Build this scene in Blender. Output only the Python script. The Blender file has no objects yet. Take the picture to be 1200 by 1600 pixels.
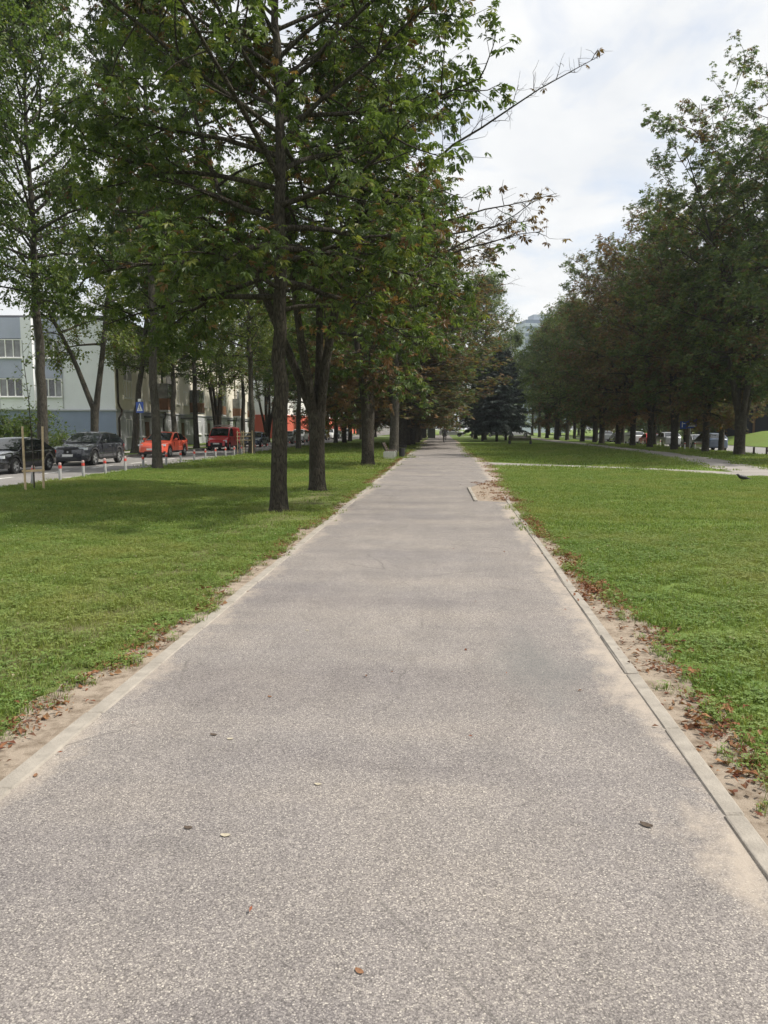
import bpy, bmesh, math, random
import numpy as np
from mathutils import Vector, Matrix

R = math.radians
scene = bpy.context.scene
col = scene.collection

# ------------------------------------------------------------------ camera
CAM_H = 1.75
cam_d = bpy.data.cameras.new('camera')
cam = bpy.data.objects.new('camera', cam_d)
col.objects.link(cam)
cam.location = (0, 0, CAM_H)
PITCH = math.atan(132 / 1200)
YAW = math.atan(90 / math.hypot(1200, 132))
cam.rotation_euler = (R(90) - PITCH, 0, YAW)
cam_d.sensor_fit = 'VERTICAL'
cam_d.sensor_height = 36
cam_d.lens = 27.0
cam_d.clip_start = 0.05
cam_d.clip_end = 6000
scene.camera = cam

# ------------------------------------------------------------------ world, sun, exposure
SUN_AZ = R(87)          # from the path direction (+Y) towards the right (+X)
SUN_EL = R(55)
world = bpy.data.worlds.new('World')
scene.world = world
world.use_nodes = True
wt = world.node_tree
wt.nodes.clear()
wn = wt.nodes.new
w_out = wn('ShaderNodeOutputWorld')
w_bg = wn('ShaderNodeBackground')
w_bg.inputs['Strength'].default_value = 0.1
w_sky = wn('ShaderNodeTexSky')
w_sky.sky_type = 'NISHITA'
w_sky.sun_disc = False
w_sky.sun_elevation = SUN_EL
w_sky.sun_rotation = SUN_AZ
w_sky.air_density = 1.0
w_sky.dust_density = 1.5
# thin, nearly closed layer of cloud: noise on the direction projected to a flat cloud deck
w_tc = wn('ShaderNodeTexCoord')
w_sep = wn('ShaderNodeSeparateXYZ')
wt.links.new(w_tc.outputs['Generated'], w_sep.inputs[0])
w_z = wn('ShaderNodeMath'); w_z.operation = 'MAXIMUM'; w_z.inputs[1].default_value = 0.0
wt.links.new(w_sep.outputs['Z'], w_z.inputs[0])
w_za = wn('ShaderNodeMath'); w_za.operation = 'ADD'; w_za.inputs[1].default_value = 0.22
wt.links.new(w_z.outputs[0], w_za.inputs[0])
w_dx = wn('ShaderNodeMath'); w_dx.operation = 'DIVIDE'
w_dy = wn('ShaderNodeMath'); w_dy.operation = 'DIVIDE'
wt.links.new(w_sep.outputs['X'], w_dx.inputs[0]); wt.links.new(w_za.outputs[0], w_dx.inputs[1])
wt.links.new(w_sep.outputs['Y'], w_dy.inputs[0]); wt.links.new(w_za.outputs[0], w_dy.inputs[1])
w_cmb = wn('ShaderNodeCombineXYZ')
wt.links.new(w_dx.outputs[0], w_cmb.inputs[0]); wt.links.new(w_dy.outputs[0], w_cmb.inputs[1])
w_n1 = wn('ShaderNodeTexNoise')
w_n1.inputs['Scale'].default_value = 3.4
w_n1.inputs['Detail'].default_value = 9
w_n1.inputs['Roughness'].default_value = 0.58
w_n1.inputs['Distortion'].default_value = 0.5
wt.links.new(w_cmb.outputs[0], w_n1.inputs['Vector'])
w_r1 = wn('ShaderNodeValToRGB')          # cover
w_r1.color_ramp.elements[0].position = 0.30; w_r1.color_ramp.elements[0].color = (0.6, 0.6, 0.6, 1)
w_r1.color_ramp.elements[1].position = 0.50; w_r1.color_ramp.elements[1].color = (1, 1, 1, 1)
wt.links.new(w_n1.outputs['Fac'], w_r1.inputs[0])
w_n2 = wn('ShaderNodeTexNoise')
w_n2.inputs['Scale'].default_value = 2.1
w_n2.inputs['Detail'].default_value = 8
w_n2.inputs['Roughness'].default_value = 0.6
wt.links.new(w_cmb.outputs[0], w_n2.inputs['Vector'])
w_r2 = wn('ShaderNodeValToRGB')          # brightness of the cloud itself
w_r2.color_ramp.elements[0].position = 0.30; w_r2.color_ramp.elements[0].color = (4.5, 4.65, 4.85, 1)
w_r2.color_ramp.elements[1].position = 0.66; w_r2.color_ramp.elements[1].color = (5.5, 5.52, 5.5, 1)
wt.links.new(w_n2.outputs['Fac'], w_r2.inputs[0])
w_mx = wn('ShaderNodeMix'); w_mx.data_type = 'RGBA'
wt.links.new(w_r1.outputs[0], w_mx.inputs[0])
wt.links.new(w_sky.outputs[0], w_mx.inputs[6])
wt.links.new(w_r2.outputs[0], w_mx.inputs[7])
wt.links.new(w_mx.outputs[2], w_bg.inputs['Color'])
wt.links.new(w_bg.outputs[0], w_out.inputs['Surface'])

sun_d = bpy.data.lights.new('sun', 'SUN')
sun_d.energy = 3.1
sun_d.angle = R(2.0)
sun_d.color = (1.0, 0.94, 0.84)
sun = bpy.data.objects.new('sun', sun_d)
col.objects.link(sun)
sd = Vector((math.sin(SUN_AZ) * math.cos(SUN_EL), math.cos(SUN_AZ) * math.cos(SUN_EL), math.sin(SUN_EL)))
sun.rotation_euler = sd.to_track_quat('Z', 'Y').to_euler()
sun.location = (30, 20, 40)

vs = scene.view_settings
vs.view_transform = 'Standard'
vs.look = 'None'
vs.exposure = 0.9
vs.gamma = 1.0
vs.use_curve_mapping = False
scene.render.engine = 'CYCLES'
scene.cycles.use_denoising = True
scene.cycles.max_bounces = 5
scene.cycles.diffuse_bounces = 3
scene.cycles.glossy_bounces = 3
scene.cycles.transmission_bounces = 4
scene.cycles.transparent_max_bounces = 8
scene.cycles.use_adaptive_sampling = True
scene.cycles.adaptive_threshold = 0.02

# ------------------------------------------------------------------ materials
MAT = {}

def new_mat(name):
    m = bpy.data.materials.new(name)
    m.use_nodes = True
    nt = m.node_tree
    b = nt.nodes['Principled BSDF']
    MAT[name] = m
    return m, nt, b

def noise(nt, vec, scale, detail=4, rough=0.5, dist=0.0):
    n = nt.nodes.new('ShaderNodeTexNoise')
    n.inputs['Scale'].default_value = scale
    n.inputs['Detail'].default_value = detail
    n.inputs['Roughness'].default_value = rough
    n.inputs['Distortion'].default_value = dist
    if vec is not None:
        nt.links.new(vec, n.inputs['Vector'])
    return n.outputs['Fac']

def ramp(nt, fac, *stops):
    r = nt.nodes.new('ShaderNodeValToRGB')
    e = r.color_ramp.elements
    while len(e) < len(stops):
        e.new(0.5)
    for k, (p, c) in enumerate(stops):
        e[k].position = p
        e[k].color = (c[0], c[1], c[2], 1) if isinstance(c, (tuple, list)) else (c, c, c, 1)
    nt.links.new(fac, r.inputs[0])
    return r.outputs[0]

def mixc(nt, fac, a, b, mode='MIX'):
    m = nt.nodes.new('ShaderNodeMix')
    m.data_type = 'RGBA'
    m.blend_type = mode
    for sock, v in ((m.inputs[0], fac), (m.inputs[6], a), (m.inputs[7], b)):
        if isinstance(v, (int, float)):
            sock.default_value = v
        elif isinstance(v, (tuple, list)):
            sock.default_value = (v[0], v[1], v[2], 1)
        else:
            nt.links.new(v, sock)
    return m.outputs[2]

def mth(nt, op, a, b=None, c=None, clamp=False):
    m = nt.nodes.new('ShaderNodeMath')
    m.operation = op
    m.use_clamp = clamp
    for k, v in enumerate((a, b, c)):
        if v is None:
            continue
        if isinstance(v, (int, float)):
            m.inputs[k].default_value = v
        else:
            nt.links.new(v, m.inputs[k])
    return m.outputs[0]

def bump(nt, b, h, strength=0.3, dist=0.01):
    n = nt.nodes.new('ShaderNodeBump')
    n.inputs['Strength'].default_value = strength
    n.inputs['Distance'].default_value = dist
    nt.links.new(h, n.inputs['Height'])
    nt.links.new(n.outputs[0], b.inputs['Normal'])

def position(nt):
    return nt.nodes.new('ShaderNodeNewGeometry').outputs['Position']

def objcoord(nt):
    return nt.nodes.new('ShaderNodeTexCoord').outputs['Object']

def scaled(nt, vec, s):
    m = nt.nodes.new('ShaderNodeMapping')
    m.inputs['Scale'].default_value = s
    nt.links.new(vec, m.inputs['Vector'])
    return m.outputs[0]

def plain(name, c, rough=0.6, var=0.12, scale=3.0, metal=0.0, coat=0.0, bumpy=0.0, spec=0.5):
    """Painted / cast material with slight soiling so that nothing is a single flat value."""
    m, nt, b = new_mat(name)
    oc = objcoord(nt)
    n = noise(nt, oc, scale, 6, 0.6)
    lo = tuple(x * (1 - var) for x in c)
    hi = tuple(min(1, x * (1 + var)) for x in c)
    nt.links.new(ramp(nt, n, (0.3, lo), (0.7, hi)), b.inputs['Base Color'])
    b.inputs['Roughness'].default_value = rough
    b.inputs['Metallic'].default_value = metal
    b.inputs['Coat Weight'].default_value = coat
    b.inputs['Coat Roughness'].default_value = 0.06
    b.inputs['Specular IOR Level'].default_value = spec
    if bumpy:
        bump(nt, b, noise(nt, oc, scale * 14, 5), bumpy, 0.01)
    return m

# --- asphalt path: pale exposed aggregate, blown-in sand along the kerbs
def make_path_mat():
    m, nt, b = new_mat('path_asphalt')
    p = position(nt)
    flat = scaled(nt, p, (1, 1, 0.0))
    v = nt.nodes.new('ShaderNodeTexVoronoi')
    v.inputs['Scale'].default_value = 175
    v.inputs['Randomness'].default_value = 1
    nt.links.new(flat, v.inputs['Vector'])
    sep = nt.nodes.new('ShaderNodeSeparateColor')
    nt.links.new(v.outputs['Color'], sep.inputs[0])
    stone = ramp(nt, sep.outputs[0], (0.0, (0.138, 0.127, 0.124)), (0.35, (0.196, 0.181, 0.175)),
                 (0.72, (0.252, 0.234, 0.222)), (0.94, (0.335, 0.312, 0.287)), (1.0, (0.46, 0.43, 0.385)))
    gap = ramp(nt, v.outputs['Distance'], (0.45, 1.0), (0.85, 0.55))
    c = mixc(nt, 1.0, stone, gap, 'MULTIPLY')
    v2 = nt.nodes.new('ShaderNodeTexVoronoi')
    v2.inputs['Scale'].default_value = 38
    nt.links.new(flat, v2.inputs['Vector'])
    sp2 = nt.nodes.new('ShaderNodeSeparateColor')
    nt.links.new(v2.outputs['Color'], sp2.inputs[0])
    big = mth(nt, 'MULTIPLY', ramp(nt, sp2.outputs[1], (0.86, 0.0), (0.9, 1.0)),
              ramp(nt, v2.outputs['Distance'], (0.25, 1.0), (0.36, 0.0)))
    c = mixc(nt, mth(nt, 'MULTIPLY', big, 0.3), c, (0.38, 0.355, 0.31))
    wear = noise(nt, flat, 0.55, 7, 0.6)
    c = mixc(nt, 1.0, c, ramp(nt, wear, (0.3, (0.88, 0.875, 0.90)), (0.7, (1.12, 1.09, 1.045))), 'MULTIPLY')
    wear2 = noise(nt, scaled(nt, p, (1.3, 0.5, 0)), 1.6, 6, 0.65, 0.6)
    c = mixc(nt, 1.0, c, ramp(nt, wear2, (0.34, 0.92), (0.62, 1.05)), 'MULTIPLY')
    wear3 = noise(nt, scaled(nt, p, (0.16, 1.0, 0)), 1.1, 7, 0.62, 0.2)
    c = mixc(nt, 1.0, c, ramp(nt, wear3, (0.36, (0.87, 0.865, 0.88)), (0.5, (1.0, 1.0, 1.0)), (0.68, (1.10, 1.085, 1.06))), 'MULTIPLY')
    blot = noise(nt, flat, 3.1, 8, 0.72, 0.5)
    c = mixc(nt, 1.0, c, ramp(nt, blot, (0.30, 0.86), (0.44, 1.0), (0.72, 1.06)), 'MULTIPLY')
    # dull worn area where the binder shows (right of the middle, some seven metres off)
    sx = nt.nodes.new('ShaderNodeSeparateXYZ')
    nt.links.new(p, sx.inputs[0])
    X, Y = sx.outputs['X'], sx.outputs['Y']
    d1 = mth(nt, 'ABSOLUTE', mth(nt, 'SUBTRACT', X, 0.72))
    d2 = mth(nt, 'MULTIPLY', mth(nt, 'ABSOLUTE', mth(nt, 'SUBTRACT', Y, 5.5)), 0.42)
    dd = mth(nt, 'ADD', mth(nt, 'ADD', d1, d2), mth(nt, 'MULTIPLY', noise(nt, flat, 2.4, 6, 0.7), 0.9))
    patch = ramp(nt, dd, (0.5, 1.0), (1.05, 0.0))
    c = mixc(nt, mth(nt, 'MULTIPLY', patch, 0.5), c, (0.11, 0.116, 0.116))
    # sand: distance to the kerbs plus noise
    kr = mth(nt, 'ADD', mth(nt, 'MULTIPLY', Y, 0.018), 1.215)
    dr = mth(nt, 'SUBTRACT', kr, X)
    sn = noise(nt, scaled(nt, p, (1.2, 0.62, 0)), 1.5, 8, 0.66, 0.3)
    sn2 = noise(nt, flat, 9, 6, 0.7)
    edge = mth(nt, 'ADD', mth(nt, 'MULTIPLY', sn, 1.15), mth(nt, 'MULTIPLY', sn2, 0.42))
    sand_r = ramp(nt, mth(nt, 'SUBTRACT', mth(nt, 'ADD', dr, 0.81), edge), (0.0, 1.0), (0.10, 0.55), (0.24, 0.0))
    dl = mth(nt, 'ADD', X, 2.02)
    sand_l = ramp(nt, mth(nt, 'SUBTRACT', mth(nt, 'ADD', dl, 0.86), edge), (0.0, 1.0), (0.2, 0.0))
    sand = mth(nt, 'MAXIMUM', sand_r, mth(nt, 'MULTIPLY', sand_l, 0.7))
    grain = noise(nt, flat, 240, 3, 0.7)
    sandc = mixc(nt, grain, (0.30, 0.255, 0.208), (0.43, 0.375, 0.315))
    c = mixc(nt, mth(nt, 'MULTIPLY', sand, 0.8), c, sandc)
    # hairline cracks
    vc = nt.nodes.new('ShaderNodeTexVoronoi')
    vc.feature = 'DISTANCE_TO_EDGE'
    vc.inputs['Scale'].default_value = 0.42
    wv = nt.nodes.new('ShaderNodeMix'); wv.data_type = 'VECTOR'
    wv.inputs[0].default_value = 0.18
    nn = nt.nodes.new('ShaderNodeTexNoise'); nn.inputs['Scale'].default_value = 1.3; nn.inputs['Detail'].default_value = 7
    nt.links.new(flat, nn.inputs['Vector'])
    nt.links.new(flat, wv.inputs[4]); nt.links.new(nn.outputs['Color'], wv.inputs[5])
    nt.links.new(wv.outputs[1], vc.inputs['Vector'])
    crack = mth(nt, 'MULTIPLY', ramp(nt, vc.outputs['Distance'], (0.0, 1.0), (0.004, 0.0)),
                ramp(nt, noise(nt, flat, 0.7, 3), (0.52, 0.0), (0.6, 1.0)))
    c = mixc(nt, mth(nt, 'MULTIPLY', crack, 0.55), c, (0.07, 0.065, 0.06))
    nt.links.new(c, b.inputs['Base Color'])
    b.inputs['Roughness'].default_value = 0.86
    b.inputs['Specular IOR Level'].default_value = 0.3
    h = mth(nt, 'ADD', mth(nt, 'MULTIPLY', gap, mth(nt, 'SUBTRACT', 1.0, mth(nt, 'MULTIPLY', sand, 0.8))),
            mth(nt, 'ADD', mth(nt, 'MULTIPLY', big, 0.6), mth(nt, 'MULTIPLY', grain, 0.4)))
    bump(nt, b, h, 0.55, 0.004)
make_path_mat()

def make_lawn_mat():
    m, nt, b = new_mat('lawn_soil_and_grass')
    p = position(nt)
    fine = noise(nt, p, 55, 6, 0.75)
    mid = noise(nt, p, 5.0, 6, 0.7)
    big = noise(nt, p, 0.35, 5, 0.6)
    c = ramp(nt, fine, (0.28, (0.06, 0.09, 0.022)), (0.5, (0.125, 0.185, 0.042)), (0.72, (0.185, 0.25, 0.068)))
    c = mixc(nt, 1.0, c, ramp(nt, mid, (0.3, (0.78, 0.85, 0.75)), (0.7, (1.2, 1.12, 1.1))), 'MULTIPLY')
    c = mixc(nt, ramp(nt, big, (0.50, 0.0), (0.70, 0.45)), c, (0.13, 0.135, 0.042))
    # worn earth under the first trees of the row
    sx = nt.nodes.new('ShaderNodeSeparateXYZ'); nt.links.new(p, sx.inputs[0])
    ax = mth(nt, 'ABSOLUTE', mth(nt, 'ADD', sx.outputs['X'], 3.2))
    worn = mth(nt, 'ADD', mth(nt, 'MULTIPLY', ax, 0.42), mth(nt, 'MULTIPLY', mid, 1.0))
    c = mixc(nt, ramp(nt, worn, (0.50, 0.65), (0.98, 0.0)), c, (0.15, 0.118, 0.075))
    nt.links.new(c, b.inputs['Base Color'])
    b.inputs['Roughness'].default_value = 0.9
    b.inputs['Specular IOR Level'].default_value = 0.15
    bump(nt, b, fine, 0.8, 0.03)
make_lawn_mat()

def make_dirt_mat():
    m, nt, b = new_mat('sandy_dirt')
    p = position(nt)
    g = noise(nt, p, 190, 4, 0.75)
    n = noise(nt, p, 7, 7, 0.68)
    c = mixc(nt, g, (0.25, 0.203, 0.158), (0.40, 0.338, 0.272))
    c = mixc(nt, ramp(nt, n, (0.45, 0.0), (0.66, 0.8)), c, (0.12, 0.088, 0.06))
    nt.links.new(c, b.inputs['Base Color'])
    b.inputs['Roughness'].default_value = 0.95
    b.inputs['Specular IOR Level'].default_value = 0.15
    bump(nt, b, mth(nt, 'ADD', g, mth(nt, 'MULTIPLY', n, 2.0)), 0.7, 0.012)
make_dirt_mat()

def make_asphalt(name, lo, hi):
    m, nt, b = new_mat(name)
    p = position(nt)
    g = noise(nt, p, 70, 4, 0.7)
    n = noise(nt, p, 0.8, 6, 0.6)
    c = mixc(nt, g, lo, hi)
    c = mixc(nt, 1.0, c, ramp(nt, n, (0.3, 0.85), (0.7, 1.15)), 'MULTIPLY')
    nt.links.new(c, b.inputs['Base Color'])
    b.inputs['Roughness'].default_value = 0.85
    bump(nt, b, g, 0.3, 0.005)
make_asphalt('street_asphalt', (0.15, 0.142, 0.138), (0.23, 0.22, 0.212))
make_asphalt('pale_street', (0.17, 0.167, 0.16), (0.26, 0.255, 0.245))
make_asphalt('pale_path', (0.20, 0.185, 0.17), (0.31, 0.285, 0.26))

def make_bark(name, dark, light, lichen):
    m, nt, b = new_mat(name)
    oc = objcoord(nt)
    st = scaled(nt, oc, (1, 1, 0.16))
    v = nt.nodes.new('ShaderNodeTexVoronoi')
    v.feature = 'DISTANCE_TO_EDGE'
    v.inputs['Scale'].default_value = 26
    nt.links.new(st, v.inputs['Vector'])
    n = noise(nt, scaled(nt, oc, (1, 1, 0.3)), 22, 8, 0.7, 0.4)
    n2 = noise(nt, oc, 3.2, 6, 0.65)
    c = ramp(nt, n, (0.3, dark), (0.72, light))
    c = mixc(nt, ramp(nt, n2, (0.52, 0.0), (0.68, 0.6)), c, lichen)
    c = mixc(nt, ramp(nt, v.outputs['Distance'], (0.0, 0.75), (0.11, 0.0)), c, tuple(x * 0.45 for x in dark))
    nt.links.new(c, b.inputs['Base Color'])
    b.inputs['Roughness'].default_value = 0.92
    b.inputs['Specular IOR Level'].default_value = 0.2
    h = mth(nt, 'ADD', ramp(nt, v.outputs['Distance'], (0.0, 0.0), (0.2, 1.0)), n)
    bump(nt, b, h, 0.85, 0.025)
make_bark('chestnut_bark', (0.028, 0.024, 0.019), (0.090, 0.078, 0.060), (0.125, 0.115, 0.082))
make_bark('grey_bark', (0.045, 0.041, 0.034), (0.125, 0.112, 0.092), (0.14, 0.133, 0.105))

def make_leaf(name, trans=0.35, rough=0.45):
    m, nt, b = new_mat(name)
    a = nt.nodes.new('ShaderNodeAttribute')
    a.attribute_name = 'Col'
    oi = nt.nodes.new('ShaderNodeObjectInfo')
    vcol = ramp(nt, oi.outputs['Random'], (0.0, (0.86, 0.9, 0.9)), (0.5, (1.0, 1.0, 1.0)), (1.0, (1.18, 1.08, 0.98)))
    c = mixc(nt, 1.0, a.outputs['Color'], vcol, 'MULTIPLY')
    nt.links.new(c, b.inputs['Base Color'])
    b.inputs['Roughness'].default_value = rough
    b.inputs['Specular IOR Level'].default_value = 0.35
    t = nt.nodes.new('ShaderNodeBsdfTranslucent')
    nt.links.new(mixc(nt, 1.0, c, (1.25, 1.3, 0.65), 'MULTIPLY'), t.inputs['Color'])
    ms = nt.nodes.new('ShaderNodeMixShader')
    ms.inputs[0].default_value = trans
    nt.links.new(b.outputs[0], ms.inputs[1])
    nt.links.new(t.outputs[0], ms.inputs[2])
    nt.links.new(ms.outputs[0], nt.nodes['Material Output'].inputs['Surface'])
make_leaf('leaf', 0.45)
make_leaf('needle', 0.1, 0.6)
make_leaf('litter', 0.15, 0.8)

def make_grass_mat():
    m, nt, b = new_mat('grass_blade')
    a = nt.nodes.new('ShaderNodeAttribute')
    a.attribute_name = 'Col'
    p = position(nt)
    big = noise(nt, p, 0.35, 5, 0.6)
    mid = noise(nt, p, 2.2, 5, 0.65)
    c = mixc(nt, ramp(nt, big, (0.46, 0.0), (0.66, 0.65)), a.outputs['Color'], (0.26, 0.27, 0.09))
    c = mixc(nt, 1.0, c, ramp(nt, mid, (0.3, (0.8, 0.88, 0.8)), (0.7, (1.2, 1.1, 1.1))), 'MULTIPLY')
    nt.links.new(c, b.inputs['Base Color'])
    b.inputs['Roughness'].default_value = 0.5
    b.inputs['Specular IOR Level'].default_value = 0.3
    t = nt.nodes.new('ShaderNodeBsdfTranslucent')
    nt.links.new(mixc(nt, 1.0, c, (1.2, 1.25, 0.6), 'MULTIPLY'), t.inputs['Color'])
    ms = nt.nodes.new('ShaderNodeMixShader')
    ms.inputs[0].default_value = 0.35
    nt.links.new(b.outputs[0], ms.inputs[1])
    nt.links.new(t.outputs[0], ms.inputs[2])
    nt.links.new(ms.outputs[0], nt.nodes['Material Output'].inputs['Surface'])
make_grass_mat()

plain('kerb_concrete', (0.285, 0.258, 0.222), 0.9, 0.25, 6, bumpy=0.5)
plain('road_kerb', (0.30, 0.29, 0.27), 0.9, 0.2, 4, bumpy=0.3)
plain('white_paint', (0.72, 0.72, 0.70), 0.6, 0.12, 8)
plain('bollard_grey', (0.29, 0.29, 0.285), 0.5, 0.2, 10)
plain('bollard_cap', (0.42, 0.30, 0.29), 0.5, 0.2, 10)
plain('bollard_red', (0.55, 0.06, 0.045), 0.5, 0.2, 10)
plain('pale_wood', (0.48, 0.37, 0.23), 0.7, 0.25, 14)
plain('dark_wood', (0.045, 0.03, 0.022), 0.7, 0.3, 12)
plain('bench_concrete', (0.50, 0.50, 0.48), 0.85, 0.15, 8, bumpy=0.3)
plain('black_metal', (0.02, 0.02, 0.022), 0.45, 0.2, 8)
plain('zinc', (0.42, 0.43, 0.44), 0.45, 0.12, 8, metal=0.4)
plain('brown_pipe', (0.035, 0.024, 0.018), 0.5, 0.2, 6)
plain('wall_white', (0.81, 0.83, 0.865), 0.85, 0.05, 0.7, bumpy=0.1)
plain('wall_cream', (0.70, 0.66, 0.56), 0.85, 0.06, 0.7, bumpy=0.1)
plain('wall_blue', (0.26, 0.31, 0.42), 0.8, 0.07, 0.8, bumpy=0.1)
plain('wall_panel', (0.44, 0.47, 0.60), 0.8, 0.05, 1.2)
plain('wall_panel_warm', (0.40, 0.385, 0.39), 0.8, 0.05, 1.2)
plain('wall_grey', (0.40, 0.41, 0.43), 0.85, 0.08, 0.8)
plain('wall_red', (0.56, 0.12, 0.075), 0.8, 0.06, 0.6)
plain('wall_pale', (0.78, 0.78, 0.76), 0.85, 0.05, 0.5)
plain('wall_dark', (0.016, 0.017, 0.027), 0.8, 0.2, 0.4, spec=0.2)
plain('tower_wall', (0.42, 0.47, 0.55), 0.7, 0.08, 0.1)
plain('tower_band', (0.16, 0.20, 0.27), 0.35, 0.15, 0.1)
plain('roof_metal', (0.10, 0.10, 0.11), 0.5, 0.2, 1.0)
plain('brown_board', (0.15, 0.075, 0.04), 0.7, 0.2, 3)
plain('frame_white', (0.78, 0.78, 0.77), 0.5, 0.05, 4)
plain('sign_blue', (0.015, 0.07, 0.42), 0.4, 0.1, 6)
plain('sign_white', (0.80, 0.80, 0.80), 0.4, 0.06, 6)
plain('sign_dark', (0.02, 0.03, 0.08), 0.5, 0.1, 6)
plain('paint_black', (0.012, 0.012, 0.014), 0.22, 0.2, 2, coat=1.0)
plain('paint_charcoal', (0.028, 0.030, 0.037), 0.25, 0.15, 2, coat=1.0)
plain('paint_coral', (0.72, 0.11, 0.06), 0.3, 0.06, 2, coat=1.0)
plain('paint_red', (0.52, 0.022, 0.03), 0.35, 0.1, 2, coat=0.7)
plain('paint_navy', (0.05, 0.075, 0.13), 0.3, 0.1, 2, coat=1.0)
plain('paint_white', (0.68, 0.69, 0.70), 0.3, 0.05, 2, coat=1.0)
plain('paint_silver', (0.36, 0.37, 0.38), 0.3, 0.08, 2, metal=0.5, coat=1.0)
plain('paint_green', (0.11, 0.12, 0.10), 0.35, 0.08, 2, coat=1.0)
plain('plastic_black', (0.014, 0.014, 0.015), 0.6, 0.2, 8)
plain('tyre_rubber', (0.016, 0.016, 0.016), 0.85, 0.2, 20)
plain('alloy', (0.52, 0.53, 0.54), 0.3, 0.08, 10, metal=0.7)
plain('lamp_glass', (0.62, 0.66, 0.70), 0.12, 0.1, 10, coat=1.0)
plain('tail_lamp', (0.35, 0.01, 0.012), 0.2, 0.1, 10, coat=1.0)
plain('plate_white', (0.74, 0.74, 0.72), 0.5, 0.08, 10)
plain('curtain', (0.62, 0.62, 0.60), 0.8, 0.12, 3)
plain('cabinet_green', (0.085, 0.10, 0.085), 0.6, 0.15, 3)
plain('feather', (0.014, 0.014, 0.017), 0.5, 0.3, 20)
plain('skin', (0.42, 0.25, 0.18), 0.6, 0.1, 10)
plain('hair', (0.03, 0.02, 0.014), 0.6, 0.2, 20)
plain('jacket_black', (0.013, 0.014, 0.018), 0.8, 0.2, 8)
plain('flower_white', (0.75, 0.74, 0.68), 0.7, 0.08, 10)

def make_glass(name, tint, spec=0.8):
    m, nt, b = new_mat(name)
    oc = objcoord(nt)
    n = noise(nt, oc, 1.7, 3)
    nt.links.new(ramp(nt, n, (0.35, tuple(x * 0.5 for x in tint)), (0.65, tint)), b.inputs['Base Color'])
    b.inputs['Roughness'].default_value = 0.06
    b.inputs['Specular IOR Level'].default_value = spec
    b.inputs['Coat Weight'].default_value = 0.6
    b.inputs['Coat Roughness'].default_value = 0.03
make_glass('car_glass', (0.018, 0.022, 0.024))
make_glass('window_glass', (0.055, 0.06, 0.065))
make_glass('window_pale', (0.20, 0.21, 0.21))

# ------------------------------------------------------------------ object helpers
def tag(o, label=None, cat=None, group=None, kind=None):
    if label: o['label'] = label
    if cat: o['category'] = cat
    if group: o['group'] = group
    if kind: o['kind'] = kind
    return o

def empty(name, loc=(0, 0, 0), rz=0.0, label=None, cat=None, group=None):
    o = bpy.data.objects.new(name, None)
    col.objects.link(o)
    o.location = loc
    o.rotation_euler = (0, 0, rz)
    o.empty_display_size = 0.3
    return tag(o, label, cat, group)

def link_mesh(name, me, parent=None, loc=(0, 0, 0), rz=0.0):
    o = bpy.data.objects.new(name, me)
    col.objects.link(o)
    o.location = loc
    o.rotation_euler = (0, 0, rz)
    if parent is not None:
        o.parent = parent
    return o

def np_mesh(name, verts, quads, mat, colr=None, smooth=False):
    verts = np.asarray(verts, dtype=np.float32).reshape(-1, 3)
    quads = np.asarray(quads, dtype=np.int32)
    k = quads.shape[1]
    me = bpy.data.meshes.new(name)
    me.vertices.add(len(verts))
    me.vertices.foreach_set('co', verts.ravel())
    nf = len(quads)
    me.loops.add(nf * k)
    me.loops.foreach_set('vertex_index', quads.ravel())
    me.polygons.add(nf)
    me.polygons.foreach_set('loop_start', np.arange(0, nf * k, k, dtype=np.int32))
    me.polygons.foreach_set('loop_total', np.full(nf, k, dtype=np.int32))
    me.polygons.foreach_set('use_smooth', np.full(nf, smooth, dtype=bool))
    if colr is not None:
        at = me.color_attributes.new('Col', 'FLOAT_COLOR', 'POINT')
        c4 = np.ones((len(verts), 4), dtype=np.float32)
        c4[:, :3] = colr
        at.data.foreach_set('color', c4.ravel())
    me.materials.append(MAT[mat])
    me.update(calc_edges=True)
    me.validate()
    return me

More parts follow.
